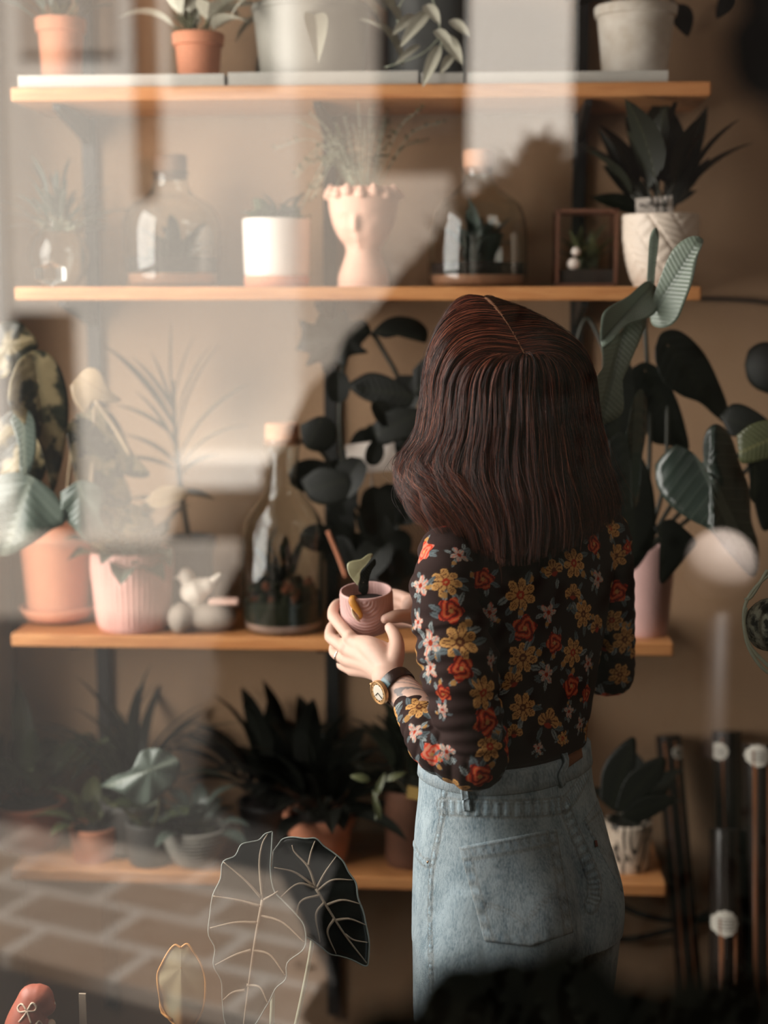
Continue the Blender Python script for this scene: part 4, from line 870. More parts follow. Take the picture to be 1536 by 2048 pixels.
build(a, 'painted_bow', cr, e)
a = Acc(); V = [K(157,1988,2.1),K(171,1988,2.1)]; b0 = K(157,1988,2.1); b1 = K(171,1988,2.1); lo = np.array((b0[0],b0[1],zf)); hi = b1+np.array((0,.003,0)); box(a, lo, hi); tag(build(a, 'wooden_stake', mat_plain('pale_stake', RGB(176,158,138), .7, .1), None, False), 'pale flat wooden stake standing between figurine and heart-leaf plant', 'stake')
# --- dark leafy plant on the window sill, right behind the glass
x = P(1110,2300,.86)[0]; c = np.array((x, GLASS_Y+.12+.13, 1.0)); e = empty('sill_plant', c, 'blurred dark leafy plant close to the glass, in front of the jeans', 'plant')
make_pot(e, c, .085, .068, .13, 'blackpot'); a = Acc(); st = Acc()
rg = np.random.default_rng(17)
for i in range(70):
    px = rg.uniform(640,1600); top = 1885+40*math.sin(px*.006)+ max(0,(1010-px)*.6); py = rg.uniform(top+40, 2250); d = .82+rg.uniform(-.05,.06)
    T = P(px+rg.uniform(-60,60), py-rg.uniform(20,90), d); B = P(px, py+rg.uniform(60,150), d+.02); leaf(a, B, T, -FWD+RGT*rg.uniform(-.6,.6)+UPV*rg.uniform(0,.6), .030, 'oval', .1, .15, seed=i)
    if i % 3 == 0: tube(st, smooth_path([c+(0,0,.12), (c+(0,0,.12)+B)/2+np.array((0,0,.01)), B], 8), .0022, 6)
build(a, 'leaves', M['lf_sill'], e, uv=True); build(st, 'stems', M['stem_dark'], e)
# hanging dark plant in the top right corner near the glass
c = P(1760,-160,.86); e = empty('hanging_plant', c, 'blurred black hanging foliage near the glass at the upper right corner', 'plant'); make_pot(e, c, .07, .055, .1, 'blackpot'); a = Acc(); st = Acc()
for i in range(16):
    px = rg.uniform(1470,1640); py = rg.uniform(-60,230); T = P(px,py+rg.uniform(20,80)*(px-1440)/150,.83+rg.uniform(-.03,.05)); B = P(px+rg.uniform(20,90),py-140,.85); leaf(a, B, T, -FWD+RGT*rg.uniform(-.4,.4), .026, 'oval', .1, .2, seed=i); tube(st, smooth_path([c+(0,0,.09), c+np.array((-.04,0,.13)), B], 8), .0015, 5)
build(a, 'leaves', M['lf_deep'], e, uv=True); build(st, 'stems', M['stem_dark'], e)
a = Acc(); 
for k in range(3): an = k*2.1; tube(a, [c+np.array((.068*math.cos(an),.068*math.sin(an),.098)), c+np.array((0,0,.4)), np.array((c[0],c[1],ZC))], .0012, 5)
build(a, 'hanger', M['cable'], e)
# ------------------------------------------------------------------ the woman
A_S, A_H = math.radians(42), math.radians(47)
def fl(al): return np.array((-math.sin(al), math.cos(al), 0)), np.array((-math.cos(al), -math.sin(al), 0))
def ring_px(py, xl, xr, q, al, d, n=72, ex=2.2, infl=0.0, rear=None):
    """horizontal body section: apparent width from the photo, depth ratio q, turned by al"""
    c = P((xl+xr)/2, py, d); sc = d/FPX; w = (xr-xl)/2*sc; f, l = fl(al); a = w/math.sqrt(math.cos(al)**2+(q*math.sin(al))**2)+infl; b = a*q if not infl else (a-infl)*q+infl
    t = np.linspace(0, 2*PI, n, endpoint=False); ct, s_ = np.cos(t), np.sin(t)
    x = np.sign(ct)*np.abs(ct)**(2/ex)*a; y = np.sign(s_)*np.abs(s_)**(2/ex)*b
    if rear: y = y+rear(t, a, b)
    return c+x[:,None]*l+y[:,None]*f
def interp_rows(rows, ys):
    r = np.array(rows, float); y0 = r[:,0]; pth = smooth_path(r, 140); out=[]
    for y in ys: i = np.searchsorted(pth[:,0], y); i = min(max(i,1),len(pth)-1); f = (y-pth[i-1,0])/(pth[i,0]-pth[i-1,0]+1e-9); out.append(pth[i-1]+(pth[i]-pth[i-1])*min(max(f,0),1))
    return np.array(out)
D_B = 2.20
torso_rows = [(992,1010,1105,.95,2.2),(1014,985,1130,.85,2.2),(1036,925,1180,.62,2.2),(1060,872,1225,.52,2.2),(1095,858,1236,.52,2.2),(1140,860,1232,.55,2.2),(1200,868,1222,.58,2.2),(1270,878,1210,.62,2.2),(1340,882,1197,.64,2.2),(1410,872,1184,.68,2.2),(1470,858,1172,.72,2.2),(1520,850,1166,.74,2.2),(1550,850,1164,.74,2.2)]
def torso(infl=0.0, y0=992, y1=1550, n=60, wr=0.0):
    R=[]
    for r in interp_rows(torso_rows, np.linspace(y0,y1,n)):
        rg_ = ring_px(r[0], r[1], r[2], r[3], A_S+(A_H-A_S)*np.clip((r[0]-1250)/250,0,1), r[4], infl=infl)
        if wr:
            c = rg_.mean(0); t = np.linspace(0,2*PI,len(rg_),endpoint=False); k = np.clip((r[0]-1300)/150,0,1)
            rg_ = c+(rg_-c)*(1+wr*k*np.sin(r[0]*.11+2.2*np.sin(2*t)+3*t))[:,None]*np.array((1,1,1))
        R.append(rg_)
    return R[::-1]
jean_rows = [(1494,852,1172,.74,2.2),(1530,848,1176,.74,2.2),(1580,846,1182,.76,2.2),(1640,840,1197,.78,2.2),(1700,837,1213,.82,2.2),(1760,835,1226,.84,2.2),(1820,834,1233,.84,2.2),(1870,834,1236,.80,2.2)]
def seat(t, a, b):  # the two halves of the seat, rear side is sin<0
    s_, ct = np.sin(t), np.cos(t); rear = np.clip(-s_,0,1)
    return -(.014*np.exp(-((ct-.45)/.28)**2)+.014*np.exp(-((ct+.45)/.28)**2)-.012*np.exp(-(ct/.12)**2))*rear
def pelvis(infl=0.0, y0=1494, y1=1860, n=40):
    R=[]
    for r in interp_rows(jean_rows, np.linspace(y0,y1,n)):
        k = math.exp(-((r[0]-1770)/95)**2)
        R.append(ring_px(r[0], r[1], r[2], r[3], A_H, r[4], infl=infl, rear=(lambda t,a,b: seat(t,a,b)*k*1.3)))
    return R[::-1]
fH, lH = fl(A_H)
pc = P(1037,1800,2.2); rt_ = P(1037,1800,2.2)
hipL = pc+lH*.078; hipR = pc-lH*.078
def leg_pts(h, sgn): return [h+(0,0,.03)-fH*.01, h+(0,0,-.10), np.array((h[0],h[1],.42))+fH*.01, np.array((h[0],h[1],.10))-fH*.01]
def legs(acc, rs):
    limb(acc, leg_pts(hipL,1), rs, 40, 60); limb(acc, leg_pts(hipR,-1), rs, 40, 60)

# arms (world joints from the photo with their own distances)
Lsh, Lel, Lcuff, Lwr = P(886,1128,2.085), P(948,1512,2.045), P(822,1402,2.125), P(776,1356,2.155)
Rsh, Rel, Rwr = P(1212,1085,2.285), P(1222,1352,2.33), P(890,1252,2.345)
Lup = [Lsh, P(888,1190,2.07), P(902,1260,2.06), P(918,1330,2.05), P(928,1400,2.045), P(944,1460,2.045), P(952,1505,2.05)]
Lfo = [P(945,1522,2.05), P(880,1492,2.065), P(849,1454,2.085), P(826,1414,2.115)]
px2 = lambda w, d=2.06: w*d/FPX
def wrk(seed, A, nf):
    def f(t, a): return 1+A*np.sin(2*PI*nf*t+1.6*np.sin(a+seed)+seed)*(.6+.4*np.sin(a*2+seed*2))+A*.6*np.sin(2*PI*nf*1.9*t-2*np.sin(a-seed))
    return f
# --- body: one continuous skin
hd = P(1014,770,2.185)
ba = Acc()
rings_loft(ba, torso(-.007)); rings_loft(ba, pelvis(-.008))
legs(ba, [.060,.068,.062,.054,.047,.036])
for h in (hipL, hipR):
    q = np.array((h[0],h[1],.05))-fH*.02; limb(ba, [q+(0,0,.05), q], [.036,.038], 20, 8); limb(ba, [q+(0,0,-.01), q+fH*.08+(0,0,-.015), q+fH*.15+(0,0,-.025)], [.038,.036,.022], 20, 14)
limb(ba, [P(905,1125,2.11)]+Lup[1:], [.030,.034,.036,.036,.034,.033], 24, 30); limb(ba, [P(945,1515,2.05), P(870,1470,2.075), P(824,1404,2.12), P(790,1368,2.148), Lwr], [.036,.034,.026,.0235,.0235], 24, 30)
limb(ba, [P(1200,1095,2.275), P(1220,1220,2.30), Rel], [.030,.028,.025], 24, 24); limb(ba, [Rel, P(1060,1310,2.36), Rwr], [.025,.025,.023], 24, 24)
fS, lS = fl(math.radians(38)); up = unit(np.array((0,0,1.0))+fS*.45); fw = unit(fS-up*np.dot(fS,up)); nb = P(1050,1030,2.2)
limb(ba, [nb, P(1038,960,2.185), hd-up*.04], [.05,.047,.05], 24, 16)
def ell(acc, c, ax, r, n=36, m=26):
    th = np.linspace(.01,PI-.01,m); t = np.linspace(0,2*PI,n,endpoint=False); R=[]
    for k in th: R.append(c+r[2]*math.cos(k)*ax[2]+math.sin(k)*(r[0]*np.cos(t)[:,None]*ax[0]+r[1]*np.sin(t)[:,None]*ax[1]))
    rings_loft(acc, R[::-1])
AX = (lS, fw, up)
ell(ba, hd+up*.002-fw*.002, AX, (.070,.086,.085)); ell(ba, hd-up*.05+fw*.03, AX, (.056,.060,.070))
limb(ba, [hd+fw*.086+up*.012, hd+fw*.104-up*.022], [.006,.011], 14, 10)         # nose
for s in (-1,1):
    ell(ba, hd+fw*.078+lS*s*.031+up*.006, AX, (.015,.010,.010), 16, 12); limb(ba, [hd+fw*.078+lS*s*.014+up*.027, hd+fw*.076+lS*s*.046+up*.026], [.007,.006], 10, 8)
    ell(ba, hd+lS*s*.078-up*.012, AX, (.008,.017,.028), 16, 12)
limb(ba, [hd+fw*.083+lS*.02-up*.052, hd+fw*.090-up*.050, hd+fw*.083-lS*.02-up*.052], [.004,.006,.004], 10, 10); limb(ba, [hd+fw*.080+lS*.017-up*.061, hd+fw*.087-up*.061, hd+fw*.080-lS*.017-up*.061], [.004,.007,.004], 10, 10)
# scalp along the parting
PA, PB = P(966,592,2.20), P(1052,716,2.078)
def part_at(s):
    m = (PA+PB)/2+UPV*.018-FWD*.012
    return (1-s)**2*PA+2*s*(1-s)*m+s*s*PB
limb(ba, [part_at(s)+unit(hd-part_at(s))*.0066 for s in np.linspace(.03,.97,9)], [.0072]*4, 16, 40)
# left hand holding the cup from below
def fing(pts, r): limb(ba, [P(*q) for q in pts], r, 16, 26)
wr_ = Lwr
for mcp, r in (((700,1278,2.226),.0105),((692,1298,2.232),.0105),((692,1320,2.238),.010),((703,1340,2.236),.0095)):
    limb(ba, [P(772,1352,2.158), P((mcp[0]+772)/2+6,(mcp[1]+1352)/2-6,2.19), P(*mcp)], [.0165,.0145,r], 18, 22)
limb(ba, [P(780,1345,2.155), P(745,1300,2.19), P(712,1285,2.222)], [.018,.019,.012], 18, 18); limb(ba, [P(768,1330,2.18), P(742,1305,2.225), P(722,1300,2.24)], [.016,.018,.012], 16, 14); limb(ba, [P(788,1322,2.168), P(768,1298,2.195), P(735,1285,2.222)], [.013,.011,.010], 16, 14)
fing([(702,1276,2.226),(682,1252,2.243),(667,1232,2.262),(668,1217,2.283),(676,1207,2.305),(688,1205,2.318)], [.0100,.0094,.0092,.0085,.0076,.0066])
fing([(693,1297,2.231),(674,1284,2.252),(661,1273,2.272),(663,1256,2.294),(673,1245,2.315),(688,1242,2.328)], [.0104,.0096,.0093,.0086,.0077,.0067])
fing([(693,1319,2.238),(680,1312,2.258),(669,1303,2.278),(671,1288,2.300),(681,1276,2.318),(695,1272,2.330)], [.0100,.0092,.0088,.0082,.0074,.0064])
fing([(703,1339,2.237),(692,1335,2.255),(683,1329,2.272),(684,1314,2.290),(691,1303,2.306),(702,1299,2.318)], [.0088,.0080,.0077,.0072,.0066,.0058])
fing([(778,1348,2.155),(790,1318,2.162),(794,1290,2.178),(788,1268,2.195),(779,1255,2.207)], [.0150,.0135,.0112,.0098,.0078])
for q, r in (((700,1276,2.226),.0108),((692,1297,2.231),.0108),((692,1319,2.238),.0102),((703,1339,2.237),.0094)): ell(ba, P(*q)-FWD*.0022+UPV*.0012, AX, (r,r,r), 14, 10)
for q, r in (((667,1233,2.262),.0098),((661,1273,2.272),.0099),((669,1303,2.278),.0093),((683,1329,2.272),.0084)): ell(ba, P(*q), AX, (r,r,r), 14, 10)
# right hand round the far side of the cup
limb(ba, [Rwr, P(856,1236,2.325), P(826,1212,2.318)], [.023,.026,.019], 20, 16); limb(ba, [P(880,1262,2.335), P(840,1255,2.315)], [.020,.014], 16, 10)
fing([(856,1244,2.305),(830,1236,2.268),(806,1232,2.245),(787,1234,2.231),(771,1238,2.226)], [.0140,.0122,.0105,.0100,.0078])
fing([(826,1204,2.322),(806,1194,2.335),(787,1188,2.343),(768,1188,2.345)], [.0100,.0092,.0086,.0070]); fing([(828,1216,2.325),(806,1208,2.34),(786,1206,2.347),(766,1208,2.347)], [.0100,.0094,.0088,.0070])
fing([(832,1230,2.328),(812,1226,2.342),(792,1226,2.347),(770,1228,2.346)], [.0096,.009,.0082,.0068]); fing([(838,1246,2.328),(820,1246,2.34),(800,1248,2.343),(782,1250,2.340)], [.0086,.008,.0074,.006])
base = np.array((pc[0],pc[1],0.0))
me = fuse(ba, .0023, 5)
Vb = mesh_np(me); 
# face paint, tattoo on the forearm, nails as colour of the skin itself
Cb = np.ones((len(Vb),3))*np.array(RGB(214,178,160)[:3])
def near(q, r): return np.exp(-(np.linalg.norm(Vb-q,axis=1)/r)**2)[:,None]
Cb = Cb*(1-near(hd+fw*.09-up*.056, .016))+near(hd+fw*.09-up*.056, .016)*np.array(RGB(178,96,88)[:3])
for s in (-1,1):
    q = hd+fw*.088+lS*s*.031+up*.006; k = (np.linalg.norm(Vb-q,axis=1)<.008)[:,None]; Cb = np.where(k, np.array(RGB(48,34,28)[:3]), Cb)
    q = hd+fw*.086+lS*s*.031+up*.03; dv = Vb-q; k = (np.abs(dv@lS)<.016)&(np.abs(dv@up)<.003)&(dv@fw>-.02); Cb[k] = RGB(52,36,30)[:3]
w0, w1 = P(826,1412,2.115), P(788,1366,2.148); ax = unit(w1-w0); tt = (Vb-w0)@ax/np.linalg.norm(w1-w0); rad = np.linalg.norm((Vb-w0)-((Vb-w0)@ax)[:,None]*ax, axis=1)
sel = (rad<.034)&(tt>-.9)&(tt<.72); b1 = unit(np.cross(ax, FWD)); b2 = np.cross(ax, b1); an = np.arctan2((Vb-w0)@b2, (Vb-w0)@b1)
sw = np.sin(7*tt+3*np.sin(an*2+tt*3)+an*2); k = np.clip((np.abs(sw)<.42)*1.0, 0, 1)*.66+.2*(np.sin(9*tt+an*3)>.2)
Cb[sel] = Cb[sel]*(1-k[sel,None])+k[sel,None]*np.array(RGB(96,104,108)[:3])
for q in (P(770,1236,2.2185), P(777,1257,2.199)): kk = (np.linalg.norm(Vb-q,axis=1)<.0055); Cb[kk] = Cb[kk]*.55+np.array(RGB(240,196,186)[:3])*.45
kk = np.min([np.linalg.norm(Vb-part_at(s),axis=1) for s in np.linspace(0,1,16)],axis=0)<.02; Cb[kk] = RGB(168,122,94)[:3]
set_col(me, Cb); set_np(me, Vb-base)
def m_skin2():
    t = NT('skin'); a_ = t.n('Attribute'); a_.attribute_name = 'Col'; n = t.noise(22,4,.6,t.obj()); f = t.noise(240,3,.6,t.obj())
    col = t.mix(n, a_.outputs['Color'], t.mix(.12, a_.outputs['Color'], RGB(200,120,100)))
    return t.bsdf(col, .5, .35, bump=f, bs=.12, bd=.001)
e = bpy.data.objects.new('person', None); COL.objects.link(e); e.location = base; woman = e
tag(e, 'woman from behind with shoulder-length auburn hair, floral blouse and jeans, holding a small mauve cup', 'person')
link('body', me, e, m_skin2())

# --- blouse
bl = Acc()
rings_loft(bl, torso(0.0, 1006, 1545, 90, .006))
nL = [P(880,1104,2.10)]+Lup[1:]
limb(bl, [P(902,1112,2.11)]+Lup[1:], [px2(66),px2(68),px2(75),px2(80),px2(72),px2(67),px2(66)], 48, 90, wrk(1,.050,7))
def folds(t, a): return 1+.085*np.abs(np.sin(2*PI*3.6*t+.5*np.sin(a)))**.5*1.2-.03+.02*np.sin(11*t+a)
limb(bl, [P(950,1514,2.05)]+Lfo[1:], [px2(66),px2(54),px2(46),px2(38)], 48, 70, folds)
limb(bl, [P(1205,1075,2.275), P(1216,1150,2.285), P(1224,1260,2.305), P(1226,1345,2.325)], [px2(58,2.3),px2(52,2.3),px2(46,2.3),px2(44,2.3)], 40, 60, wrk(3,.03,6))
limb(bl, [P(1224,1350,2.328), P(1140,1335,2.35), P(1040,1300,2.355)], [px2(44,2.3),.036,.032], 40, 40, wrk(5,.03,5))
mb = fuse(bl, .00165, 7, .5)
Vb = mesh_np(mb); Nb = mesh_nrm(mb); bv = bvh_of(mb)
Cb = np.ones((len(Vb),3))*np.array(RGB(50,35,33)[:3])
YL, YD, RD, RD2, PK, PL, BG, BG2, DK = [np.array(RGB(*c)[:3]) for c in ((206,154,92),(104,58,36),(196,66,40),(112,30,24),(206,118,102),(214,184,164),(108,118,122),(150,158,158),(30,20,18))]
def paint(c, nrm, R, kind, rot, seed):
    d = Vb-c; dist2 = (d*d).sum(1); idx = np.where(dist2 < (1.75*R)**2)[0]
    idx = idx[Nb[idx]@nrm > .15]
    if len(idx) == 0: return
    u = unit(np.array((0,0,1.0))-nrm*nrm[2]); s = np.cross(u, nrm)
    x = (d[idx]@s)/R; y = (d[idx]@u)/R; cr, sr = math.cos(rot), math.sin(rot); x, y = x*cr+y*sr, -x*sr+y*cr
    rho = np.sqrt(x*x+y*y); th = np.arctan2(y, x); col = Cb[idx].copy(); rg = np.random.default_rng(seed)
    for k in range(4 if kind != 'P' else 6):   # sprigs of blue-grey leaves
        a0 = rg.uniform(0, 2*PI); L = rg.uniform(.42,.6); q = 1.08; cx, cy = q*math.cos(a0), q*math.sin(a0); b0 = a0+rg.uniform(-.7,.7)
        lx = (x-cx)*math.cos(b0)+(y-cy)*math.sin(b0); ly = -(x-cx)*math.sin(b0)+(y-cy)*math.cos(b0); w = .19*(1-(lx/L)**2)
        m = (np.abs(lx) < L)&(np.abs(ly) < w); col[m] = (BG if k % 2 else BG2)*.85
        m2 = m&(np.abs(ly) < .04); col[m2] = BG*.45
        if k == 0:
            m = ((x-cx*1.05)**2+(y-cy*1.05)**2) < .05; col[m] = YL*.7
    if kind == 'Y':
        n = 7; ph = rg.uniform(0,6); pr = .50+.5*np.abs(np.cos(n/2*(th+ph)))**.7*(1+.12*np.sin(3*th+ph)); m = rho < pr; col[m] = YL
        g = np.abs(np.cos(n/2*(th+ph))); m2 = m&(g < .35); col[m2] = YD*1.0; m2 = m&(rho > pr*.5)&(rho < pr*.86)&(g > .72)&(np.sin(n*6*(th+ph)) > .3); col[m2] = YD
        m2 = m&(rho > pr-.07); col[m2] = YL*1.15; m2 = rho < .26; col[m2] = RD*.75 if seed % 2 else YD; m2 = rho < .1; col[m2] = YL*.8
    elif kind in 'RK':
        A, B = (RD, RD2) if kind == 'R' else (PK, RD); pr = .86+.13*np.cos(5*th+seed); m = rho < pr; col[m] = A
        sp = np.sin(rho*13+th*2+seed+1.5*np.sin(3*th)); col[m&(sp < -.35)] = B; col[m&(sp > .8)] = A*.6+YL*.4; col[m&(rho < .16)] = YL*.9
    elif kind == 'T':
        t3 = (th-PI/2+PI)%(2*PI)-PI; pr = np.where(np.abs(t3)<2.0, .62+.38*np.abs(np.cos(2.25*t3))**.6, .42); m = rho < pr; col[m] = YL*.92; col[m&(np.sin(t3*13+rho*4+seed) > .55)&(rho>.25)] = YD; col[m&(rho>pr-.08)] = YL*1.08; col[m&(rho<.28)] = YD*.9; col[m&(np.abs(t3)>2.0)] = RD*.6
    elif kind == 'P':
        n = 5; pr = .45+.45*np.abs(np.cos(n/2*th+seed)); pr = pr*(1+.18*np.sin(3*th+seed*2)); m = rho < pr; col[m] = PL*.85; col[m&(np.sin(th*11+rho*5+seed) > .3)] = BG2*.9; col[m&(np.sin(th*7-rho*6+seed) > .8)] = PK; col[m&(rho<.22)] = RD*.6
    Cb[idx] = col
FL = "Y892,1164,30 Y920,1284,36 Y1041,1190,33 Y1046,1316,31 Y1148,1126,29 Y1231,1113,26 Y1146,1305,28 Y1167,1228,27 Y967,1386,30 Y1046,1415,28 Y980,1493,28 Y1250,1279,26 Y1224,1241,22 Y1240,1349,22 Y1221,1056,22 Y838,1413,26 Y1125,1477,15 K848,1104,24 R966,1158,23 R902,1222,27 R1188,1088,22 R1050,1257,28 R1109,1286,22 R1234,1183,24 R1143,1372,25 R1173,1388,19 R923,1337,26 R975,1445,29 R960,1554,28 R886,1388,18 K864,1509,24 R1256,1094,15 T1108,1142,23 T1097,1445,27 T1194,1254,24 T1026,1365,22 T1146,1190,22 T1208,1295,18 T1028,1467,18 P841,1171,22 P861,1286,26 P861,1337,20 P885,1420,15 P829,1464,20 P893,1503,18 P979,1225,20 P1097,1225,20 P1196,1158,20 P1093,1349,20 P982,1321,14 P1176,1327,17 P918,1110,20 P1049,1094,12 P1138,1423,15 P1160,1448,15 P1077,1496,13 P836,1245,18"
done=[]
for i, tkn in enumerate(FL.split()):
    k = tkn[0]; px, py, r = map(float, tkn[1:].split(','))
    h, nn = cast(bv, px, py)
    if h is None: continue
    done.append(h); paint(h, nn, r*DEP(h)/FPX*1.06, k, rng.uniform(-.6,.6), i+1)
done = np.array(done); cand = rng.permutation(len(Vb))[:4000]; nadd = 0
for i in cand:   # the same scatter on the sides the photo does not show
    p = Vb[i]; 
    if np.dot(Nb[i], unit(CAM-p)) > .12 and bv.ray_cast(Vector(CAM), Vector(unit(p-CAM)))[0] is not None and (Vector(bv.ray_cast(Vector(CAM), Vector(unit(p-CAM)))[0])-Vector(p)).length < .01: continue
    if ((done-p)**2).sum(1).min() < .043**2: continue
    done = np.vstack([done, p]); nadd += 1; paint(p, Nb[i], rng.uniform(.017,.023), 'YRPTYK'[nadd%6], rng.uniform(-1,1), 200+nadd)
set_col(mb, Cb); set_np(mb, Vb-base); link('blouse', mb, e, M['blouse'])

# --- jeans
ja = Acc(); rings_loft(ja, pelvis(.002)); legs(ja, [.082,.103,.097,.084,.074,.068])
mj = fuse(ja, .0021, 10, .5); Vj = mesh_np(mj); Nj = mesh_nrm(mj)
bj = bvh_of(mj)
def surf_path(pts, n=40, off=.0006, b=None):
    out=[]
    for q in smooth_path(np.array(pts,float), n):
        h, nn = cast(b or bj, q[0], q[1])
        if h is not None: out.append((h+nn*off, nn))
    return out
# wash: fading of the cloth itself, creases pressed in as relief
Cj = np.ones((len(Vj),3))*np.array(RGB(102,130,146)[:3])
zz = np.random.default_rng(2); kk = zz.normal(size=(9,3))*np.array((22,22,16)); ph = zz.uniform(0,6,9); nz = np.sin(Vj@kk.T+ph).mean(1)
Cj *= (1+.60*nz)[:,None]
SE = [([(886,1613),(940,1616),(1010,1618),(1080,1616),(1129,1610)],.0098), ([(1129,1610),(1150,1585),(1173,1546)],.0088), ([(1129,1610),(1145,1654),(1167,1705),(1186,1753),(1189,1785),(1182,1812)],.0088), ([(889,1581),(885,1629),(870,1705),(864,1737),(861,1785),(860,1850),(862,1928),(863,2040)],.003), ([(827,1682),(833,1705),(845,1722),(858,1727)],.004)]
seam_lines=[]
for pts, w in SE:
    sp = surf_path(pts, 60, 0)
    L = np.array([h for h,_ in sp]); seam_lines.append((L, w))
    d = np.full(len(Vj), 9.0); ai = np.zeros(len(Vj), int); box_ = np.all((Vj>L.min(0)-.02)&(Vj<L.max(0)+.02),1); ii = np.where(box_)[0]
    D = np.linalg.norm(Vj[ii,None]-L[None],axis=2); d[ii] = D.min(1); ai[ii] = D.argmin(1)
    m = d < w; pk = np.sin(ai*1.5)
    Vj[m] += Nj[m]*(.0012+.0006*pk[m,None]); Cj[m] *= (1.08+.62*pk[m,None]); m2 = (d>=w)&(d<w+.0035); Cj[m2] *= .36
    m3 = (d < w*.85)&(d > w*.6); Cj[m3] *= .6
set_np(mj, Vj)
# waistband strip round the top, raised
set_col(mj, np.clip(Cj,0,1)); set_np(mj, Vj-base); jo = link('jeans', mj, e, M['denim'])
VjW = Vj.copy()
def patch(name, quad, nu=46, nv=52, off=.0022, parent=jo, mat=M['denim'], tip=0.0, colfn=None, bnd=.05):
    """a sewn piece lying on the jeans: grid cast on the cloth, lifted by its thickness, edges turned down"""
    q = np.array(quad,float); V=[]; C=[]; ok=True
    for i in range(nv+1):
        for j in range(nu+1):
            u, v = j/nu, i/nv; p = (1-v)*((1-u)*q[0]+u*q[1])+v*((1-u)*q[3]+u*q[2]); p = p+(q[3]-q[0])*0
            if tip: p = p+np.array((q[2]+q[3]-q[0]-q[1]))/2*tip*v*(1-abs(2*u-1.0))
            h, nn = cast(bj, p[0], p[1])
            if h is None: h, nn = (V[-1], np.array((0,0,0.0))) if V else (P(p[0],p[1],2.1), -FWD)
            ed = min(u,1-u,v,1-v); o = off if ed > 1e-6 else -.001
            V.append(h+nn*o); C.append(colfn(u,v) if colfn else (1,1,1))
    n = nu+1; F = [(i*n+j,(i+1)*n+j,(i+1)*n+j+1,i*n+j+1) for i in range(nv) for j in range(nu)]
    a = Acc(); a.add(V,F,C=C); return build(a, name, mat, parent, True, col=True)
DB = np.array(RGB(104,130,146)[:3])
def pocket_col(u, v):
    c = DB*(1+.12*math.sin(u*21+v*13)*math.sin(v*17-u*5))*.92; e = min(u,1-u); s1 = 1.0
    if v < .13: s1 = 1.15+.55*math.sin(u*70)*(1 if .025<v<.11 else 0)
    elif e < .10: s1 = 1.0+.55*math.sin(v*44)
    elif v > .9: s1 = 1.0+.35*math.sin(u*40)
    if abs(v-.145) < .018 or abs(e-.115) < .013 or abs(v-.03) < .010 or abs(e-.02) < .012: s1 *= .36
    arc = .62+.24*(1-abs(math.sin(PI*u*1.0))) if False else .80-.22*abs(math.cos(PI*u))**.6
    if .12 < u < .88:
        for k in (0,.035):
            if abs(v-(arc+k)) < .011: s1 *= .45
    return c*s1
patch('back_pocket', [(915,1693),(1115,1655),(1148,1866),(968,1884)], colfn=pocket_col, tip=.10)
patch('back_pocket', [(1164,1640),(1195,1590),(1246,1790),(1206,1716)], 24, 52, colfn=pocket_col, off=.002)
# waistband
def wb_ring(py): r = interp_rows(jean_rows, [py])[0]; return ring_px(r[0], r[1], r[2], r[3], A_H, r[4], n=160, infl=.0042)
wb = Acc(); zs = (1490,1494,1502,1518,1532,1536); R = []
for k, py in enumerate(zs):
    rg_ = ring_px(py, *interp_rows(jean_rows,[max(py,1495)])[0][1:4], A_H, 2.2, n=160, infl=(.0008 if k in (0,5) else .0045)); R.append(rg_)
tn = np.linspace(0,2*PI,160,endpoint=False); C=[]
for k in range(6):
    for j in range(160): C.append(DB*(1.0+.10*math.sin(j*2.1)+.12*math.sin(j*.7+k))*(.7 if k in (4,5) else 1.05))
Rr = R+[ring_px(1490, *interp_rows(jean_rows,[1495])[0][1:4], A_H, 2.2, n=160, infl=-.004), ring_px(1536, *interp_rows(jean_rows,[1530])[0][1:4], A_H, 2.2, n=160, infl=-.004)]
k = 6; n = 160; F = [(i*n+j,(i+1)*n+j,(i+1)*n+(j+1)%n,i*n+(j+1)%n) for i in range(5) for j in range(n)]+[(6*n+j, j, (j+1)%n, 6*n+(j+1)%n) for j in range(n)]+[(5*n+j,7*n+j,7*n+(j+1)%n,5*n+(j+1)%n) for j in range(n)]
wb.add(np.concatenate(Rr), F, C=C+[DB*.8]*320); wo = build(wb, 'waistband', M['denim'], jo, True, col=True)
bw = BVHTree.FromPolygons([Vector(p) for p in np.concatenate([wb.arr(), VjW])], [tuple(f) for f in wb.F]+[tuple(i+len(wb.arr()) for i in p.vertices) for p in mj.polygons])
def loop(pts, w):
    sp = [(h, nn if np.dot(nn,FWD) < 0 else -nn) for h, nn in surf_path(pts, 26, 0, bw)]
    if len(sp) < 6: return
    V=[]; C=[]; n = len(sp)
    for i, (h, nn) in enumerate(sp):
        tg = unit(sp[min(i+1,n-1)][0]-sp[max(i-1,0)][0]); sd = unit(np.cross(tg, nn)); lift = .0045*math.sin(PI*i/(n-1))**.6
        for x, o in ((-1,-.001),(-1,.0022),(-.55,.0026),(-.4,.0020),(.4,.0020),(.55,.0026),(1,.0022),(1,-.001)): V.append(h+nn*(o+lift)+sd*w*x); C.append(DB*(1.25 if abs(abs(x)-.8)<.3 else .85)*(1+.1*math.sin(i*2)))
    F = [(i*8+j,i*8+(j+1)%8,(i+1)*8+(j+1)%8,(i+1)*8+j) for i in range(n-1) for j in range(8)]+[tuple(range(7,-1,-1)), tuple(range((n-1)*8,n*8))]
    a = Acc(); a.add(V,F,C=C); build(a, 'belt_loop', M['denim'], jo, True, col=True)
loop([(1116,1488),(1128,1505),(1126,1530),(1118,1550),(1126,1572)], .0048); loop([(930,1540),(931,1575),(936,1622)], .0060)
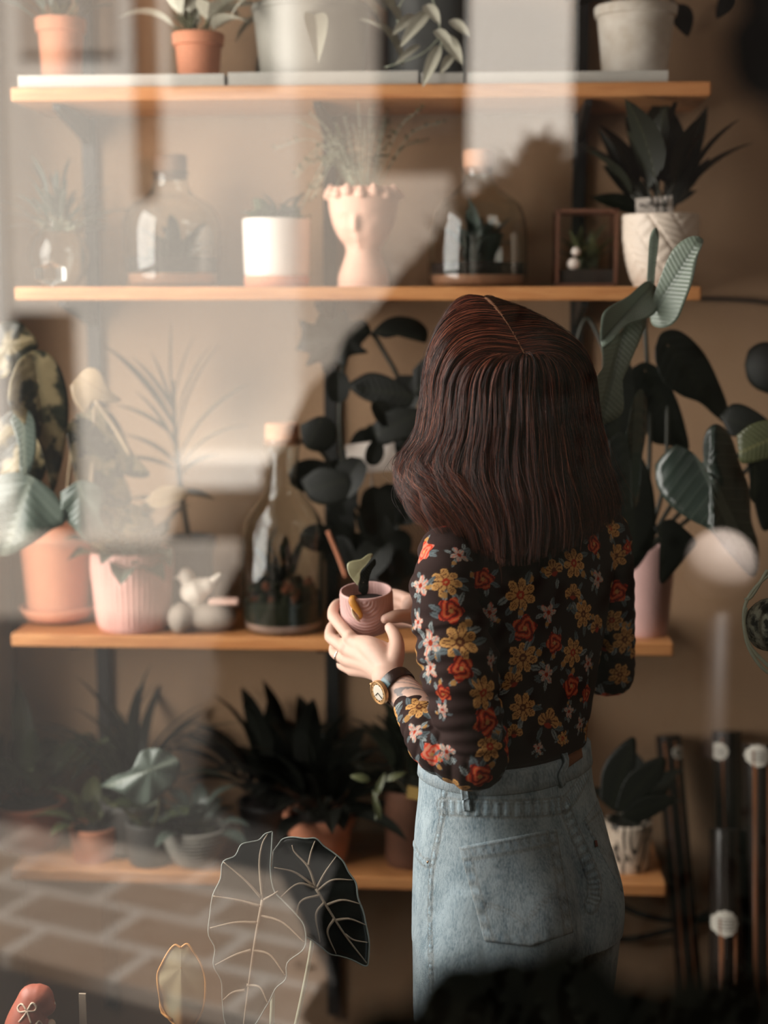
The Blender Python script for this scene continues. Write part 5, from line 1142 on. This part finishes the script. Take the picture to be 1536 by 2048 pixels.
lt = mat_plain('brown_leather_patch', RGB(122,72,40), .6, .25, 60, .2)
a = Acc(); V=[]; nu, nv = 12, 12
for i in range(nv+1):
    for j in range(nu+1):
        u, v = j/nu, i/nv; p = (1-v)*((1-u)*np.array((1131,1487))+u*np.array((1163,1462)))+v*((1-u)*np.array((1129,1542))+u*np.array((1166,1516)))
        h, nn = cast(bw, p[0], p[1]); 
        if h is None: h, nn = (V[-1], np.zeros(3)) if V else (P(p[0],p[1],2.15), -FWD)
        if np.dot(nn,FWD) > 0: nn = -nn
        V.append(h+nn*(.0022 if min(u,1-u,v,1-v)>1e-6 else -.0008))
a.add(V, [(i*13+j,(i+1)*13+j,(i+1)*13+j+1,i*13+j+1) for i in range(nv) for j in range(nu)]); build(a, 'leather_patch', lt, jo)
rv = surf_path([(857,1724),(858,1725)], 2, .001)
if rv: a = Acc(); blob(a, rv[0][0], .0022, 1, .0, 10, 6); build(a, 'rivet', mat_plain('copper_rivet', RGB(190,150,120), .35, .1, Metallic=1.0), jo)
rd = surf_path([(1188,1682),(1190,1694)], 2, .003)
if len(rd) == 2: a = Acc(); tube(a, [rd[0][0], rd[1][0]], .0022, 6); build(a, 'red_tab', mat_plain('dark_red_tab', RGB(110,40,30), .7, .1), jo)
# shoes under the hems
a = Acc()
for h in (hipL, hipR):
    a = Acc(); q = np.array((h[0],h[1],.05))-fH*.02; limb(a, [q-fH*.012+(0,0,.03), q-fH*.008+(0,0,-.008)], [.042,.041], 24, 8); limb(a, [q+(0,0,-.008), q+fH*.08+(0,0,-.012), q+fH*.158+(0,0,-.022)], [.041,.040,.027], 24, 20)
    ms = fuse(a, .003, 4); vs = mesh_np(ms); vs[:,2] = np.maximum(vs[:,2], 0.0); set_np(ms, vs-base); link('shoe', ms, e, M['black'])
# --- watch on the left wrist, ring on the finger
wa, wc = unit(P(776,1356,2.155)-P(822,1402,2.122)), P(792,1372,2.145)
nC = -RGT*.80-UPV*.22-FWD*.56; nC = unit(nC-wa*np.dot(nC,wa)); nS = np.cross(wa, nC)
V=[]; C=[]; n = 64
for i in range(n):
    an = 2*PI*i/n; rd_ = nC*math.cos(an)+nS*math.sin(an)
    for x, o in ((-.0085,0),(-.0085,.0016),(-.006,.0024),(.006,.0024),(.0085,.0016),(.0085,0)): V.append(wc+rd_*(.0262+o)+wa*x); tq = .35 < abs(an if an < PI else an-2*PI) < .75; C.append(np.array(RGB(92,124,132)[:3]) if tq else np.array(RGB(40,24,20)[:3]))
F = [(i*6+j,i*6+(j+1)%6,((i+1)%n)*6+(j+1)%6,((i+1)%n)*6+j) for i in range(n) for j in range(6)]
t = NT('watch_leather'); at = t.n('Attribute'); at.attribute_name='Col'; wm = t.bsdf(at.outputs['Color'], .3, .6, bump=t.noise(300,3,.6,t.obj()), bs=.3, bd=.001)
we = Acc(); we.add(V,F,C=C); wo = build(we, 'watch', wm, e, True, col=True, autoflat=40)
gold = mat_plain('gold_case', RGB(214,170,120), .3, .05, Metallic=.55); dial = mat_plain('ivory_dial', RGB(216,206,190), .3, .06, 60)
def disc(acc, c, ax, prof, n=48):
    u = unit(np.cross(ax, (0.1,.2,1))); v = np.cross(ax, u); t = np.linspace(0,2*PI,n,endpoint=False)
    rings_loft(acc, [c+ax*z+r*(np.cos(t)[:,None]*u+np.sin(t)[:,None]*v) for r, z in prof])
cc = wc+nC*.0272
a = Acc(); disc(a, cc, nC, [(.0155,-.002),(.0175,0),(.0178,.004),(.0172,.0060),(.0160,.0062),(.0156,.0052)]); co = build(a, 'watch_case', gold, wo, autoflat=40)
a = Acc(); disc(a, cc, nC, [(.0157,.0046),(.010,.0054),(.0005,.0055)]); build(a, 'watch_dial', dial, wo)
a = Acc(); u = unit(np.cross(nC,(0.1,.2,1))); v = np.cross(nC,u)
for an, l in ((.6,.008),(2.4,.011)): tube(a, [cc+nC*.0062, cc+nC*.0062+(u*math.cos(an)+v*math.sin(an))*l], .0005, 5)
for i in range(12): an = i*PI/6; q = cc+nC*.0058; tube(a, [q+(u*math.cos(an)+v*math.sin(an))*.0118, q+(u*math.cos(an)+v*math.sin(an))*.0135], .0004, 4)
build(a, 'watch_hands', M['cable'], wo); a = Acc(); tube(a, [cc+nC*.003+wa*.0176, cc+nC*.003+wa*.021], .002, 10); build(a, 'watch_crown', gold, wo)
r0, r1 = P(691,1318,2.241), P(676,1309,2.266); ra = unit(r1-r0); rc = r0*.45+r1*.55; u = unit(np.cross(ra,FWD)); v = np.cross(ra,u); t = np.linspace(0,2*PI,33)
sil = mat_plain('silver_ring', RGB(220,216,208), .15, .03, Metallic=1.0); a = Acc(); tube(a, [rc+.0104*(u*math.cos(k)+v*math.sin(k)) for k in t], .0013, 8, caps=False); blob(a, rc-FWD*.0115+u*0-RGT*.001, .0024, 2, .05, 8, 6); build(a, 'finger_ring', sil, e)

# --- hair: a soft mass and thousands of strands over it
hrows = [(790,848,1189,.116,2.182),(850,838,1198,.120,2.178),(905,818,1214,.120,2.174),(950,822,1222,.120,2.172),(1000,834,1233,.118,2.170),(1050,838,1234,.112,2.168),(1130,850,1215,.106,2.166)]
HR = np.array(hrows, float)
def hair_pts(u, lam, tipf, T=22, seed=0, uc=None, wave=None):
    """u: angle round the head (pi = photo left, 3pi/2 = towards the camera), lam: depth in the mass, tipf: length"""
    N = len(u); t = np.linspace(0,1,T); out = np.zeros((N,T,3))
    ud = np.degrees(u) % 360
    s = np.where(ud < 232, np.clip((ud-158)/(232-158),0,1), np.where(ud > 318, 1-np.clip((ud-318)/(455-318),0,1), 1.0))
    s = np.where(ud < 100, 1-np.clip((ud+360-318)/(455-318),0,1), s)
    side = np.where((ud > 232)&(ud < 318), 0.0, 1.0)
    m = (PA+PB)/2+UPV*.018-FWD*.012
    root = ((1-s)**2)[:,None]*PA+(2*s*(1-s))[:,None]*m+(s**2)[:,None]*PB
    rj = np.random.default_rng(seed+50); fs = rj.uniform(0,6.28,N); fc = np.sin(np.round(u*41)*12.9)*43.0
    jit = np.random.default_rng(seed).normal(size=(N,3))*.0022; root = root+jit*.35+np.where(side[:,None]>0,1,.3)*.0017*np.array([unit(q) for q in eq_pt(u,790,lam)-root])
    ybot = np.interp(ud, [0,60,120,160,185,205,235,265,290,315,340,360], [1018,1000,1000,1060,1088,1092,1100,1128,1110,1080,1045,1018])
    uu = u if uc is None else None
    for k, tt in enumerate(t):
        if tt < .36:
            a = tt/.36; ue = u; r = HR[0]; E = eq_pt(ue, 790, lam)
            h = np.sin(a*PI/2)**.92; v = 1-np.cos(a*PI/2)**1.0
            # rise a little above the parting before falling (volume)
            p = root+(E-root)*h; dz = (E-root)[:,2]; p[:,2] = root[:,2]+dz*v; p = p+UPV*(.012*np.sin(PI*a)*lam)[:,None]*1.0
        else:
            f = (tt-.36)/.64; y = 790+(ybot*tipf+790*(1-tipf)-790)*f
            ue = u if uc is None else u+(uc-u)*(f**1.2)*.5
            p = eq_pt(ue, y, lam)
            if wave is not None:
                amp, phs, frq = wave; w = amp*np.clip((f-.22)/.5,0,1)
                p = p+(RGT[None]*(w*np.sin(frq*f*2*PI+phs))[:,None]+UPV[None]*(w*.4*np.cos(frq*f*2*PI+phs))[:,None]-FWD[None]*(w*.5*np.sin(frq*f*2*PI+phs+1))[:,None])
        env = min(1, tt/.08)
        p = p+RGT[None]*(env*(.0020*np.sin(tt*9+fc)+.0009*np.sin(tt*17+fs)))[:,None]-FWD[None]*(env*(.0024*np.sin(tt*8+fc*1.7)+.0012*np.sin(tt*15+fs*1.3)))[:,None]
        out[:,k] = p
    return out
def eq_pt(u, y, lam):
    y = np.broadcast_to(np.asarray(y,float), u.shape); xl = np.interp(y,HR[:,0],HR[:,1]); xr = np.interp(y,HR[:,0],HR[:,2]); b = np.interp(y,HR[:,0],HR[:,3]); d = np.interp(y,HR[:,0],HR[:,4])
    ct, st_ = np.cos(u), np.sin(u); cx = np.sign(ct)*np.abs(ct)**.92; cy = np.sign(st_)*np.abs(st_)**.92
    px = (xl+xr)/2+(xr-xl)/2*cx*lam; dd = d+b*cy*lam
    yy = y-(cy*b*lam)*0   # level rings: nearer hair shows lower because of the view from above
    v = FWD[None]+RGT[None]*((px-768)/FPX)[:,None]+UPV[None]*((1024-yy)/FPX)[:,None]
    pt = CAM+v*dd[:,None]
    return pt
def eqfix(): pass
hm = NT('hair_mass'); n = hm.noise(60,3,.6,hm.mapping(hm.obj(),(3,3,.15))); hm.bsdf(hm.mix(n, RGB(20,11,9), RGB(40,20,15)), .6, .3, bump=n, bs=.5, bd=.006)
ug = np.radians(np.linspace(158, 452, 90)); G0 = hair_pts(ug, np.full(90,.90), np.full(90,.96), 26)
G0[:, :1] = G0[:, :1]+(hd-G0[:, :1])*.02
Gin = hair_pts(ug, np.full(90,.74), np.full(90,.93), 26); 
V = np.concatenate([G0[:,2:].reshape(-1,3), Gin[:,2:].reshape(-1,3)]); T_ = 24; N_ = 90; o = N_*T_
F = [(i*T_+j,(i+1)*T_+j,(i+1)*T_+j+1,i*T_+j+1) for i in range(N_-1) for j in range(T_-1)]; F += [tuple(o+q for q in f[::-1]) for f in F]
F += [((i)*T_+T_-1,(i+1)*T_+T_-1,o+(i+1)*T_+T_-1,o+i*T_+T_-1) for i in range(N_-1)]+[(i*T_,o+i*T_,o+(i+1)*T_,(i+1)*T_) for i in range(N_-1)]
F += [(j,j+1,o+j+1,o+j) for j in range(T_-1)]+[((N_-1)*T_+j+1,(N_-1)*T_+j,o+(N_-1)*T_+j,o+(N_-1)*T_+j+1) for j in range(T_-1)]
a = Acc(); a.add(V,F); hair = build(a, 'hair', hm.m, e)
NS = 34000; rh = np.random.default_rng(11); ncl = 260
cl = np.radians(np.linspace(158,452,ncl))+rh.normal(size=ncl)*.01; ci = rh.integers(0,ncl,NS); u = cl[ci]+rh.normal(size=NS)*.03; u = np.clip(u, math.radians(156), math.radians(454))
lam_c = 1-.075*rh.uniform(0,1,ncl)**1.6; lam = lam_c[ci]+rh.normal(size=NS)*.018; lam = np.clip(lam, .86, 1.03); tipf = np.clip(1.03-.14*rh.uniform(0,1,NS)**2-.13*rh.uniform(0,1,ncl)[ci]**1.5, .75, 1.05)
leftness = np.clip((-np.cos(u)+.05)/.8, 0, 1); amp = (.0035+.022*leftness)*(.7+.6*rh.uniform(0,1,ncl)[ci]); phs = 1.1+rh.normal(size=ncl)[ci]*.26+rh.normal(size=NS)*.10; frq = 1.05+rh.normal(size=ncl)[ci]*.08
HP = hair_pts(u, lam, tipf, 24, 3, cl[ci], (amp, phs, frq))
fr = rh.uniform(0,1,NS) < .03; ff = np.linspace(0,1,24)[None,:,None]**2; HP[fr] += (rh.normal(size=(fr.sum(),1,3))*.012)*ff
fly = np.where(rh.uniform(0,1,NS) < .006)[0]; HP[fly] += (UPV*.008)[None,None]*np.sin(np.linspace(0,1,24)*PI*1.5).clip(0)[None,:,None]
hc = bpy.data.hair_curves.new('hair_strands'); hc.add_curves([24]*NS)
hc.attributes['position'].data.foreach_set('vector', (HP-base).astype(np.float32).ravel())
ra = hc.attributes.get('radius') or hc.attributes.new('radius','FLOAT','POINT')
rr = np.linspace(1,0,24)**.35*.00020; ra.data.foreach_set('value', np.tile(np.maximum(rr,.00006), NS).astype(np.float32))
hs = bpy.data.objects.new('hair_strands', hc); COL.objects.link(hs); hs.parent = hair
t = NT('auburn_hair'); hi = t.n('HairInfo'); t.bsdf(t.ramp(hi.outputs['Random'], [(0,RGB(22,10,8)),(.5,RGB(50,21,15)),(.85,RGB(120,57,40)),(1,RGB(190,116,86))]), .30, .5); hc.materials.append(t.m)
SC.cycles_curves.shape = 'THICK'

# --- the held cup with a drooping seedling
cb, cax = P(736,1264,2.272), None
top = P(732,1180,2.252); cax = unit(top-cb); H = np.linalg.norm(top-cb); R = 52.5*2.26/FPX
pe = empty('held_cup', cb, 'small mauve cup with engraved arcs held in the woman\'s hands, sprouting one folded leaf', 'cup')
u = unit(np.cross(cax, FWD)); v = np.cross(cax, u); t = np.linspace(0,2*PI,160,endpoint=False); a = Acc(); RR=[]
prof = [(.0003,0),(R*.55,0),(R*.74,H*.05)]+[(R*(.74+.26*math.sin(min(1,k/30)*PI/2)), H*(.05+.92*k/60)) for k in range(1,60)]+[(R,H*.975),(R*.985,H),(R*.93,H*1.005),(R*.90,H*.98),(R*.89,H*.6),(R*.85,H*.3)]
fdir = -FWD-RGT*.05; a0 = math.atan2(np.dot(fdir,v), np.dot(fdir,u))
for r, z in prof:
    da = (t-a0+PI)%(2*PI)-PI; X = da*R; Z = z-H*.92; ar = np.sin(np.sqrt(X*X+Z*Z)*2*PI/.0055); rr = np.full(160, r)
    if r > R*.75 and H*.06 < z < H*.93: rr = rr*(1+.020*ar)
    RR.append(cb+cax*z+rr[:,None]*(np.cos(t)[:,None]*u+np.sin(t)[:,None]*v))
rings_loft(a, RR, caps=False); build(a, 'cup', M['mauve'], pe)
a = Acc(); disc(a, cb, cax, [(R*.88,H*.72),(R*.4,H*.74),(.0003,H*.745)], 32); build(a, 'soil', M['soil'], pe)
a = Acc(); oleaf(a, [(716,1172),(699,1150),(694,1130),(703,1122),(722,1118),(737,1108),(746,1110),(734,1128),(722,1142),(720,1158)], (712,1150), lambda x,y: 2.262-.0006*(y-1140)*.3, .004, mid=(745,1110), fold=.004, dens=70)
lg = NT('translucent_young_leaf'); n = lg.noise(60,3,.5,lg.obj()); lg.bsdf(lg.mix(n, RGB(108,104,70), RGB(176,172,140)), .4, .4); build(a, 'young_leaf', lg.m, pe, uv=True)
a = Acc(); oleaf(a, [(717,1182),(718,1150),(730,1135),(748,1118),(752,1128),(744,1140),(738,1160),(736,1184),(727,1190)], (727,1165), lambda x,y: 2.27, .003, mid=(748,1120), dens=60); build(a, 'dark_leaf', M['lf_deep'], pe, uv=True)
a = Acc(); dr = mat_plain('dried_ochre_leaf', RGB(190,128,50), .5, .3, 60, .2)
fd = unit(-FWD-cax*np.dot(-FWD,cax)); sd2 = unit(np.cross(cax, fd)); sd2 = sd2 if np.dot(sd2,RGT) > 0 else -sd2
def cp(da, z, o): return cb+cax*H*z+(R+o)*(math.cos(da)*fd+math.sin(da)*sd2)
pts = [cp(-.5,.9,-.012),cp(-.52,1.03,-.003),cp(-.50,1.02,.004),cp(-.44,.92,.0055),cp(-.30,.78,.0055),cp(-.20,.66,.0052),cp(-.24,.56,.004)]
tube(a, smooth_path(pts,24), np.r_[np.linspace(.003,.006,12),np.linspace(.006,.002,12)], 10, flat=.45); build(a, 'dried_leaf', dr, pe)
a = Acc(); pts = [cp(-.50,.80,.004),cp(-.42,.68,.006),cp(-.30,.58,.0065),cp(-.24,.50,.004)]; tube(a, smooth_path(pts,16), np.r_[np.linspace(.003,.0045,8),np.linspace(.0045,.001,8)], 10, flat=.4); build(a, 'pale_leaf_flap', mat_plain('papery_leaf', RGB(226,206,176), .6, .2, 90), pe)
# ------------------------------------------------------------------ the street behind the camera (seen mirrored in the pane)
def MIR(p): p = np.array(p, float); p[1] = 2*GLASS_Y-p[1]; return p
def VX(px, Y, z=1.65): return XAT(px, Y, z)      # mirrored street: same x, distance Y behind the pane
YB = 8.0; ry = 2*GLASS_Y-YB
a = Acc(); box(a, (-30,-30,-.25), (30,GLASS_Y-.06,-.06)); street = struct('ground', a, mat_plain('asphalt', RGB(42,39,36), .9, .2, 3))
# pavement strip of setts, laid askew
def G(px, py, z=-.02): 
    v = dirpx(px, py); k = (z-CAM[2])/v[2]; return MIR(CAM+v*k)
sm = NT('stone_setts'); v = sm.n('TexCoord').outputs['Object']; mp = sm.mapping(v, (1,1,1)); br = sm.n('TexBrick'); sm.l(mp, br.inputs['Vector']); br.inputs['Scale'].default_value = 1.0; br.inputs['Mortar Size'].default_value = .022; br.inputs['Mortar Smooth'].default_value = .4; br.inputs['Brick Width'].default_value = .34; br.inputs['Row Height'].default_value = .20; br.inputs['Bias'].default_value = 0
br.inputs['Color1'].default_value = RGB(122,100,82); br.inputs['Color2'].default_value = RGB(98,98,94); br.inputs['Mortar'].default_value = RGB(156,146,136)
n = sm.noise(5,4,.6,v); sm.bsdf(sm.mix(sm.math('MULTIPLY',n,.7), br.outputs[0], sm.mix(n, RGB(94,72,56), RGB(142,130,118))), .85, .3, bump=br.outputs['Fac'], bs=.3, bd=.01)
g0, g1, g2, g3 = G(-200,1607), G(560,1751), G(720,2092), G(-200,1850)
dx = unit(np.append((g1-g0)[:2],0)); ang = math.atan2(dx[1],dx[0]); a = Acc(); q = [g0,g1,g2,g3]; c0 = sum(q)/4
def rot(p): p = p-c0; return np.array((p[0]*math.cos(-ang)-p[1]*math.sin(-ang), p[0]*math.sin(-ang)+p[1]*math.cos(-ang), 0))
V = [rot(p)+(0,0,0) for p in q]; V = V+[p-np.array((0,0,.05)) for p in V]
me = bpy.data.meshes.new('pavement'); me.from_pydata([tuple(p) for p in V], [], [(0,1,2,3),(7,6,5,4),(0,4,5,1),(1,5,6,2),(2,6,7,3),(3,7,4,0)]); o = link('pavement', me, None, sm.m); o.location = (c0[0],c0[1],-.02); o.rotation_euler[2] = ang; o['kind'] = 'structure'
# opposite pale facade with pilasters, door and windows
stuc = mat_plain('pale_stucco', RGB(206,198,188), .9, .06, 1.5); stuc2 = mat_plain('greyer_stucco', RGB(172,160,148), .9, .08, 2); dkb = mat_plain('dark_brick', RGB(26,23,21), 1.0, .2, 4, spec=0.0); whs = mat_plain('white_stucco', RGB(232,224,214), .9, .04, 2); brn = mat_plain('brown_timber', RGB(112,72,42), .6, .2, 8); dgl = NT('dark_window'); dgl.bsdf(RGB(34,36,36), .35, .3)
def fb(parent, name, px0, px1, z0, z1, dep, m, base_d=0.0):
    x0, x1 = VX(px0, YB), VX(px1, YB); a = Acc(); box(a, (min(x0,x1), ry-.3, z0), (max(x0,x1), ry+dep, z1)); return build(a, name, m, parent, False)
be = empty('street_building', (VX(500,YB), ry-.3, -.06), 'pale stucco building across the street, mirrored in the shop window', 'building')
fb(be, 'wall', -200, 600, -.06, 3.9, 0, stuc); fb(be, 'recessed_wall', 600, 935, -.06, 3.9, -.1, stuc2); fb(be, 'pilaster', 935, 1132, .9, 3.9, .18, whs); fb(be, 'pilaster', -120, 28, -.06, 3.9, .18, whs); fb(be, 'door_post', 292, 330, 2.35, 3.9, .12, brn)
fb(be, 'window', 350, 560, 2.75, 3.8, .02, dgl.m); fb(be, 'window', 765, 930, 2.45, 3.8, .0, dgl.m); fb(be, 'window', 60, 250, 2.9, 3.8, .02, stuc2)
fb(be, 'window', -70, 150, .36, 1.56, .03, dgl.m); fb(be, 'plinth', -200, 700, -.06, .35, .25, stuc2); fb(be, 'ledge', 360, 620, .66, .80, .35, whs)
de = empty('street_building', (VX(2000,YB), ry-.3, -.06), 'dark brick building beside the pale one across the street, mirrored in the shop window', 'building')
fb(de, 'wall', 1136, 4200, -.06, 7, .05, dkb); fb(de, 'wing', -4000, -210, -.06, 7, .05, dkb); fb(de, 'upper_wall', -200, 1132, 3.97, 7, .1, dkb); fb(de, 'base_course', 1136, 4200, -.06, .5, .12, dkb)  # unseen wing and upper wall added dark to limit street light indoors
# dark yew cone, added to stand in for the mirrored figure behind the camera
YT = 5.2; tx = VX(1085, YT); ty = 2*GLASS_Y-YT
te = empty('yew_stand_in', (tx,ty,-.06), 'added dark cone-shaped yew, standing in for the figure mirrored in the shop window', 'tree')
a = Acc(); rg = np.random.default_rng(4); hh = ZAT(300, VX(1085,YT), YT)+.06; prof = [(.001,.12),(1.02,.14),(1.10,.45),(1.02,.9),(.80,1.35),(.50,1.75),(.24,2.05),(.05,hh-.05),(.001,hh)]; pth = smooth_path(np.array([(r,z,0) for r,z in prof]),40)[:,:2]; pth = np.maximum(pth,(.001,0))
lathe(a, (tx,ty,-.06), [tuple(q) for q in pth], 60, mod=lambda an,z,f: f*(1+.05*np.sin(9*an+z*11)*np.sin(5*an-z*17)))
for i in range(2600):
    k = rg.integers(1,39); an = rg.uniform(0,2*PI); r, z = pth[k]; b = np.array((tx+r*math.cos(an), ty+r*math.sin(an), z-.06+rg.uniform(-.03,.03))); t = b+np.array((math.cos(an),math.sin(an),rg.uniform(-.2,1)))*rg.uniform(.03,.09); leaf(a, b, t, (0,0,1), .012, 'lance', .1, .1, nu=4, nv=1)
ym = NT('stand_in_green'); ym.bsdf(RGB(12,13,10), 1.0, .0); build(a, 'foliage', ym.m, te); a = Acc(); tube(a, [(tx,ty,-.06),(tx,ty,.3)], .09, 12); build(a, 'trunk', M['wood_brown'], te)
# low dark hedge nearer the shop, added to darken the mirrored ground
YH = 3.1; hx0, hx1 = VX(640,YH,.4), VX(640,YH,.4)+3.4; hy = 2*GLASS_Y-YH
he = empty('hedge_stand_in', ((hx0+hx1)/2,hy,-.06), 'added low dark hedge before the yew, darkening the ground mirrored in the shop window', 'hedge')
a = Acc(); k = np.linspace(0,1,60); R=[]
for f in k:
    x = hx0+(hx1-hx0)*f; t_ = np.linspace(0,2*PI,20,endpoint=False); e0 = min(1,(f*12)**.5+.05)*min(1,((1-f)*12)**.5+.05)
    R.append(np.c_[np.full(20,x), hy+.22*e0*np.sign(np.cos(t_))*np.abs(np.cos(t_))**.5, .3+(.36+.015*math.sin(f*40))*e0*np.sign(np.sin(t_))*np.abs(np.sin(t_))**.5])
rings_loft(a, R)
for i in range(900):
    x = rg.uniform(hx0,hx1); z = rg.uniform(.1,.66); s_ = 1 if z < .6 else rg.uniform(-1,1); b = np.array((x,hy+.22*s_,z)); leaf(a, b, b+np.array((rg.uniform(-.4,.4),s_,rg.uniform(0,1)))*.05, (0,0,1), .012, 'lance', .1, .1, nu=4, nv=1)
build(a, 'foliage', ym.m, he)
# pale globe on a post, invented for an unidentified bright ball in the reflection
Yg = 3.6; v = dirpx(1441,1128); gp = MIR(CAM+v*(Yg/v[1])); gr = 70*3.6/FPX
ge = empty('globe_stand_in', (gp[0],gp[1],-.06), 'added pale globe on a post, standing in for an unidentified ball in the window', 'lamp'); a = Acc(); blob(a, gp, gr, 1, 0, 32, 20); build(a, 'globe', mat_plain('frosted_globe', RGB(178,162,152), .6, .05), ge)
a = Acc(); tube(a, [np.array((gp[0],gp[1],-.06)), gp-np.array((0,0,gr*.9))], .03, 16); build(a, 'post', mat_plain('taupe_post', RGB(38,32,28), .6, .1), ge)

for o in list(bpy.data.objects):
    if o.parent is not None: continue
    if o.get('category') == 'plant' and o.name.startswith('potted_plant') and o.location[1] > 2.4:
        o['group'] = 'potted plants on the '+['bottom','third','second','top'][min(range(4), key=lambda k: abs((S4,S3,S2,S1)[k]-o.location[2]))]+' shelf'
    elif o.name.startswith('terrarium_jar'): o['group'] = 'terrarium jars on the second shelf'
    elif o.name.startswith('black_cable'): o['group'] = 'black cables under the bottom shelf'
    elif o.get('category') == 'stone': o['group'] = 'stones around the white bird'
# ------------------------------------------------------------------ light
w = bpy.data.worlds.new('sky'); SC.world = w; w.use_nodes = True; nt = w.node_tree; bg = nt.nodes['Background']; bg.inputs[0].default_value = RGB(214,222,232); bg.inputs[1].default_value = .3
def light(name, typ, loc, energy, color, target=None, **kw):
    ld = bpy.data.lights.new(name, typ); ld.energy = energy; ld.color = color
    for k, v in kw.items(): setattr(ld, k, v)
    o = bpy.data.objects.new(name, ld); COL.objects.link(o); o.location = tuple(loc)
    if target is not None: o.rotation_euler = (Vector(target)-Vector(loc)).to_track_quat('-Z','Y').to_euler()
    return o
light('sun', 'SUN', (3,3,9), 17, (1,.97,.93), (1.2,-2.2,0), angle=.02)
light('window_daylight', 'AREA', (XL-.45,1.95,1.7), 80, (1,.95,.89), (XL+1.2,2.15,1.4), shape='RECTANGLE', size=1.2, size_y=1.6)
light('fill_light', 'AREA', (1.25,1.05,2.7), 5.5, (1,.90,.78), (.45,2.3,1.2), shape='RECTANGLE', size=.9, size_y=.5)  # added fill without a fixture, brightens the dim right side
SC.view_settings.view_transform = 'Standard'; SC.view_settings.look = 'None'; SC.view_settings.exposure = 0.0; SC.view_settings.gamma = 1.0; SC.view_settings.use_curve_mapping = False
cy = SC.cycles; cy.use_denoising = True; cy.max_bounces = 9; cy.diffuse_bounces = 3; cy.glossy_bounces = 4; cy.transmission_bounces = 8; cy.transparent_max_bounces = 16; cy.caustics_reflective = False; cy.caustics_refractive = True; cy.sample_clamp_indirect = 3.0; cy.blur_glossy = 1.0
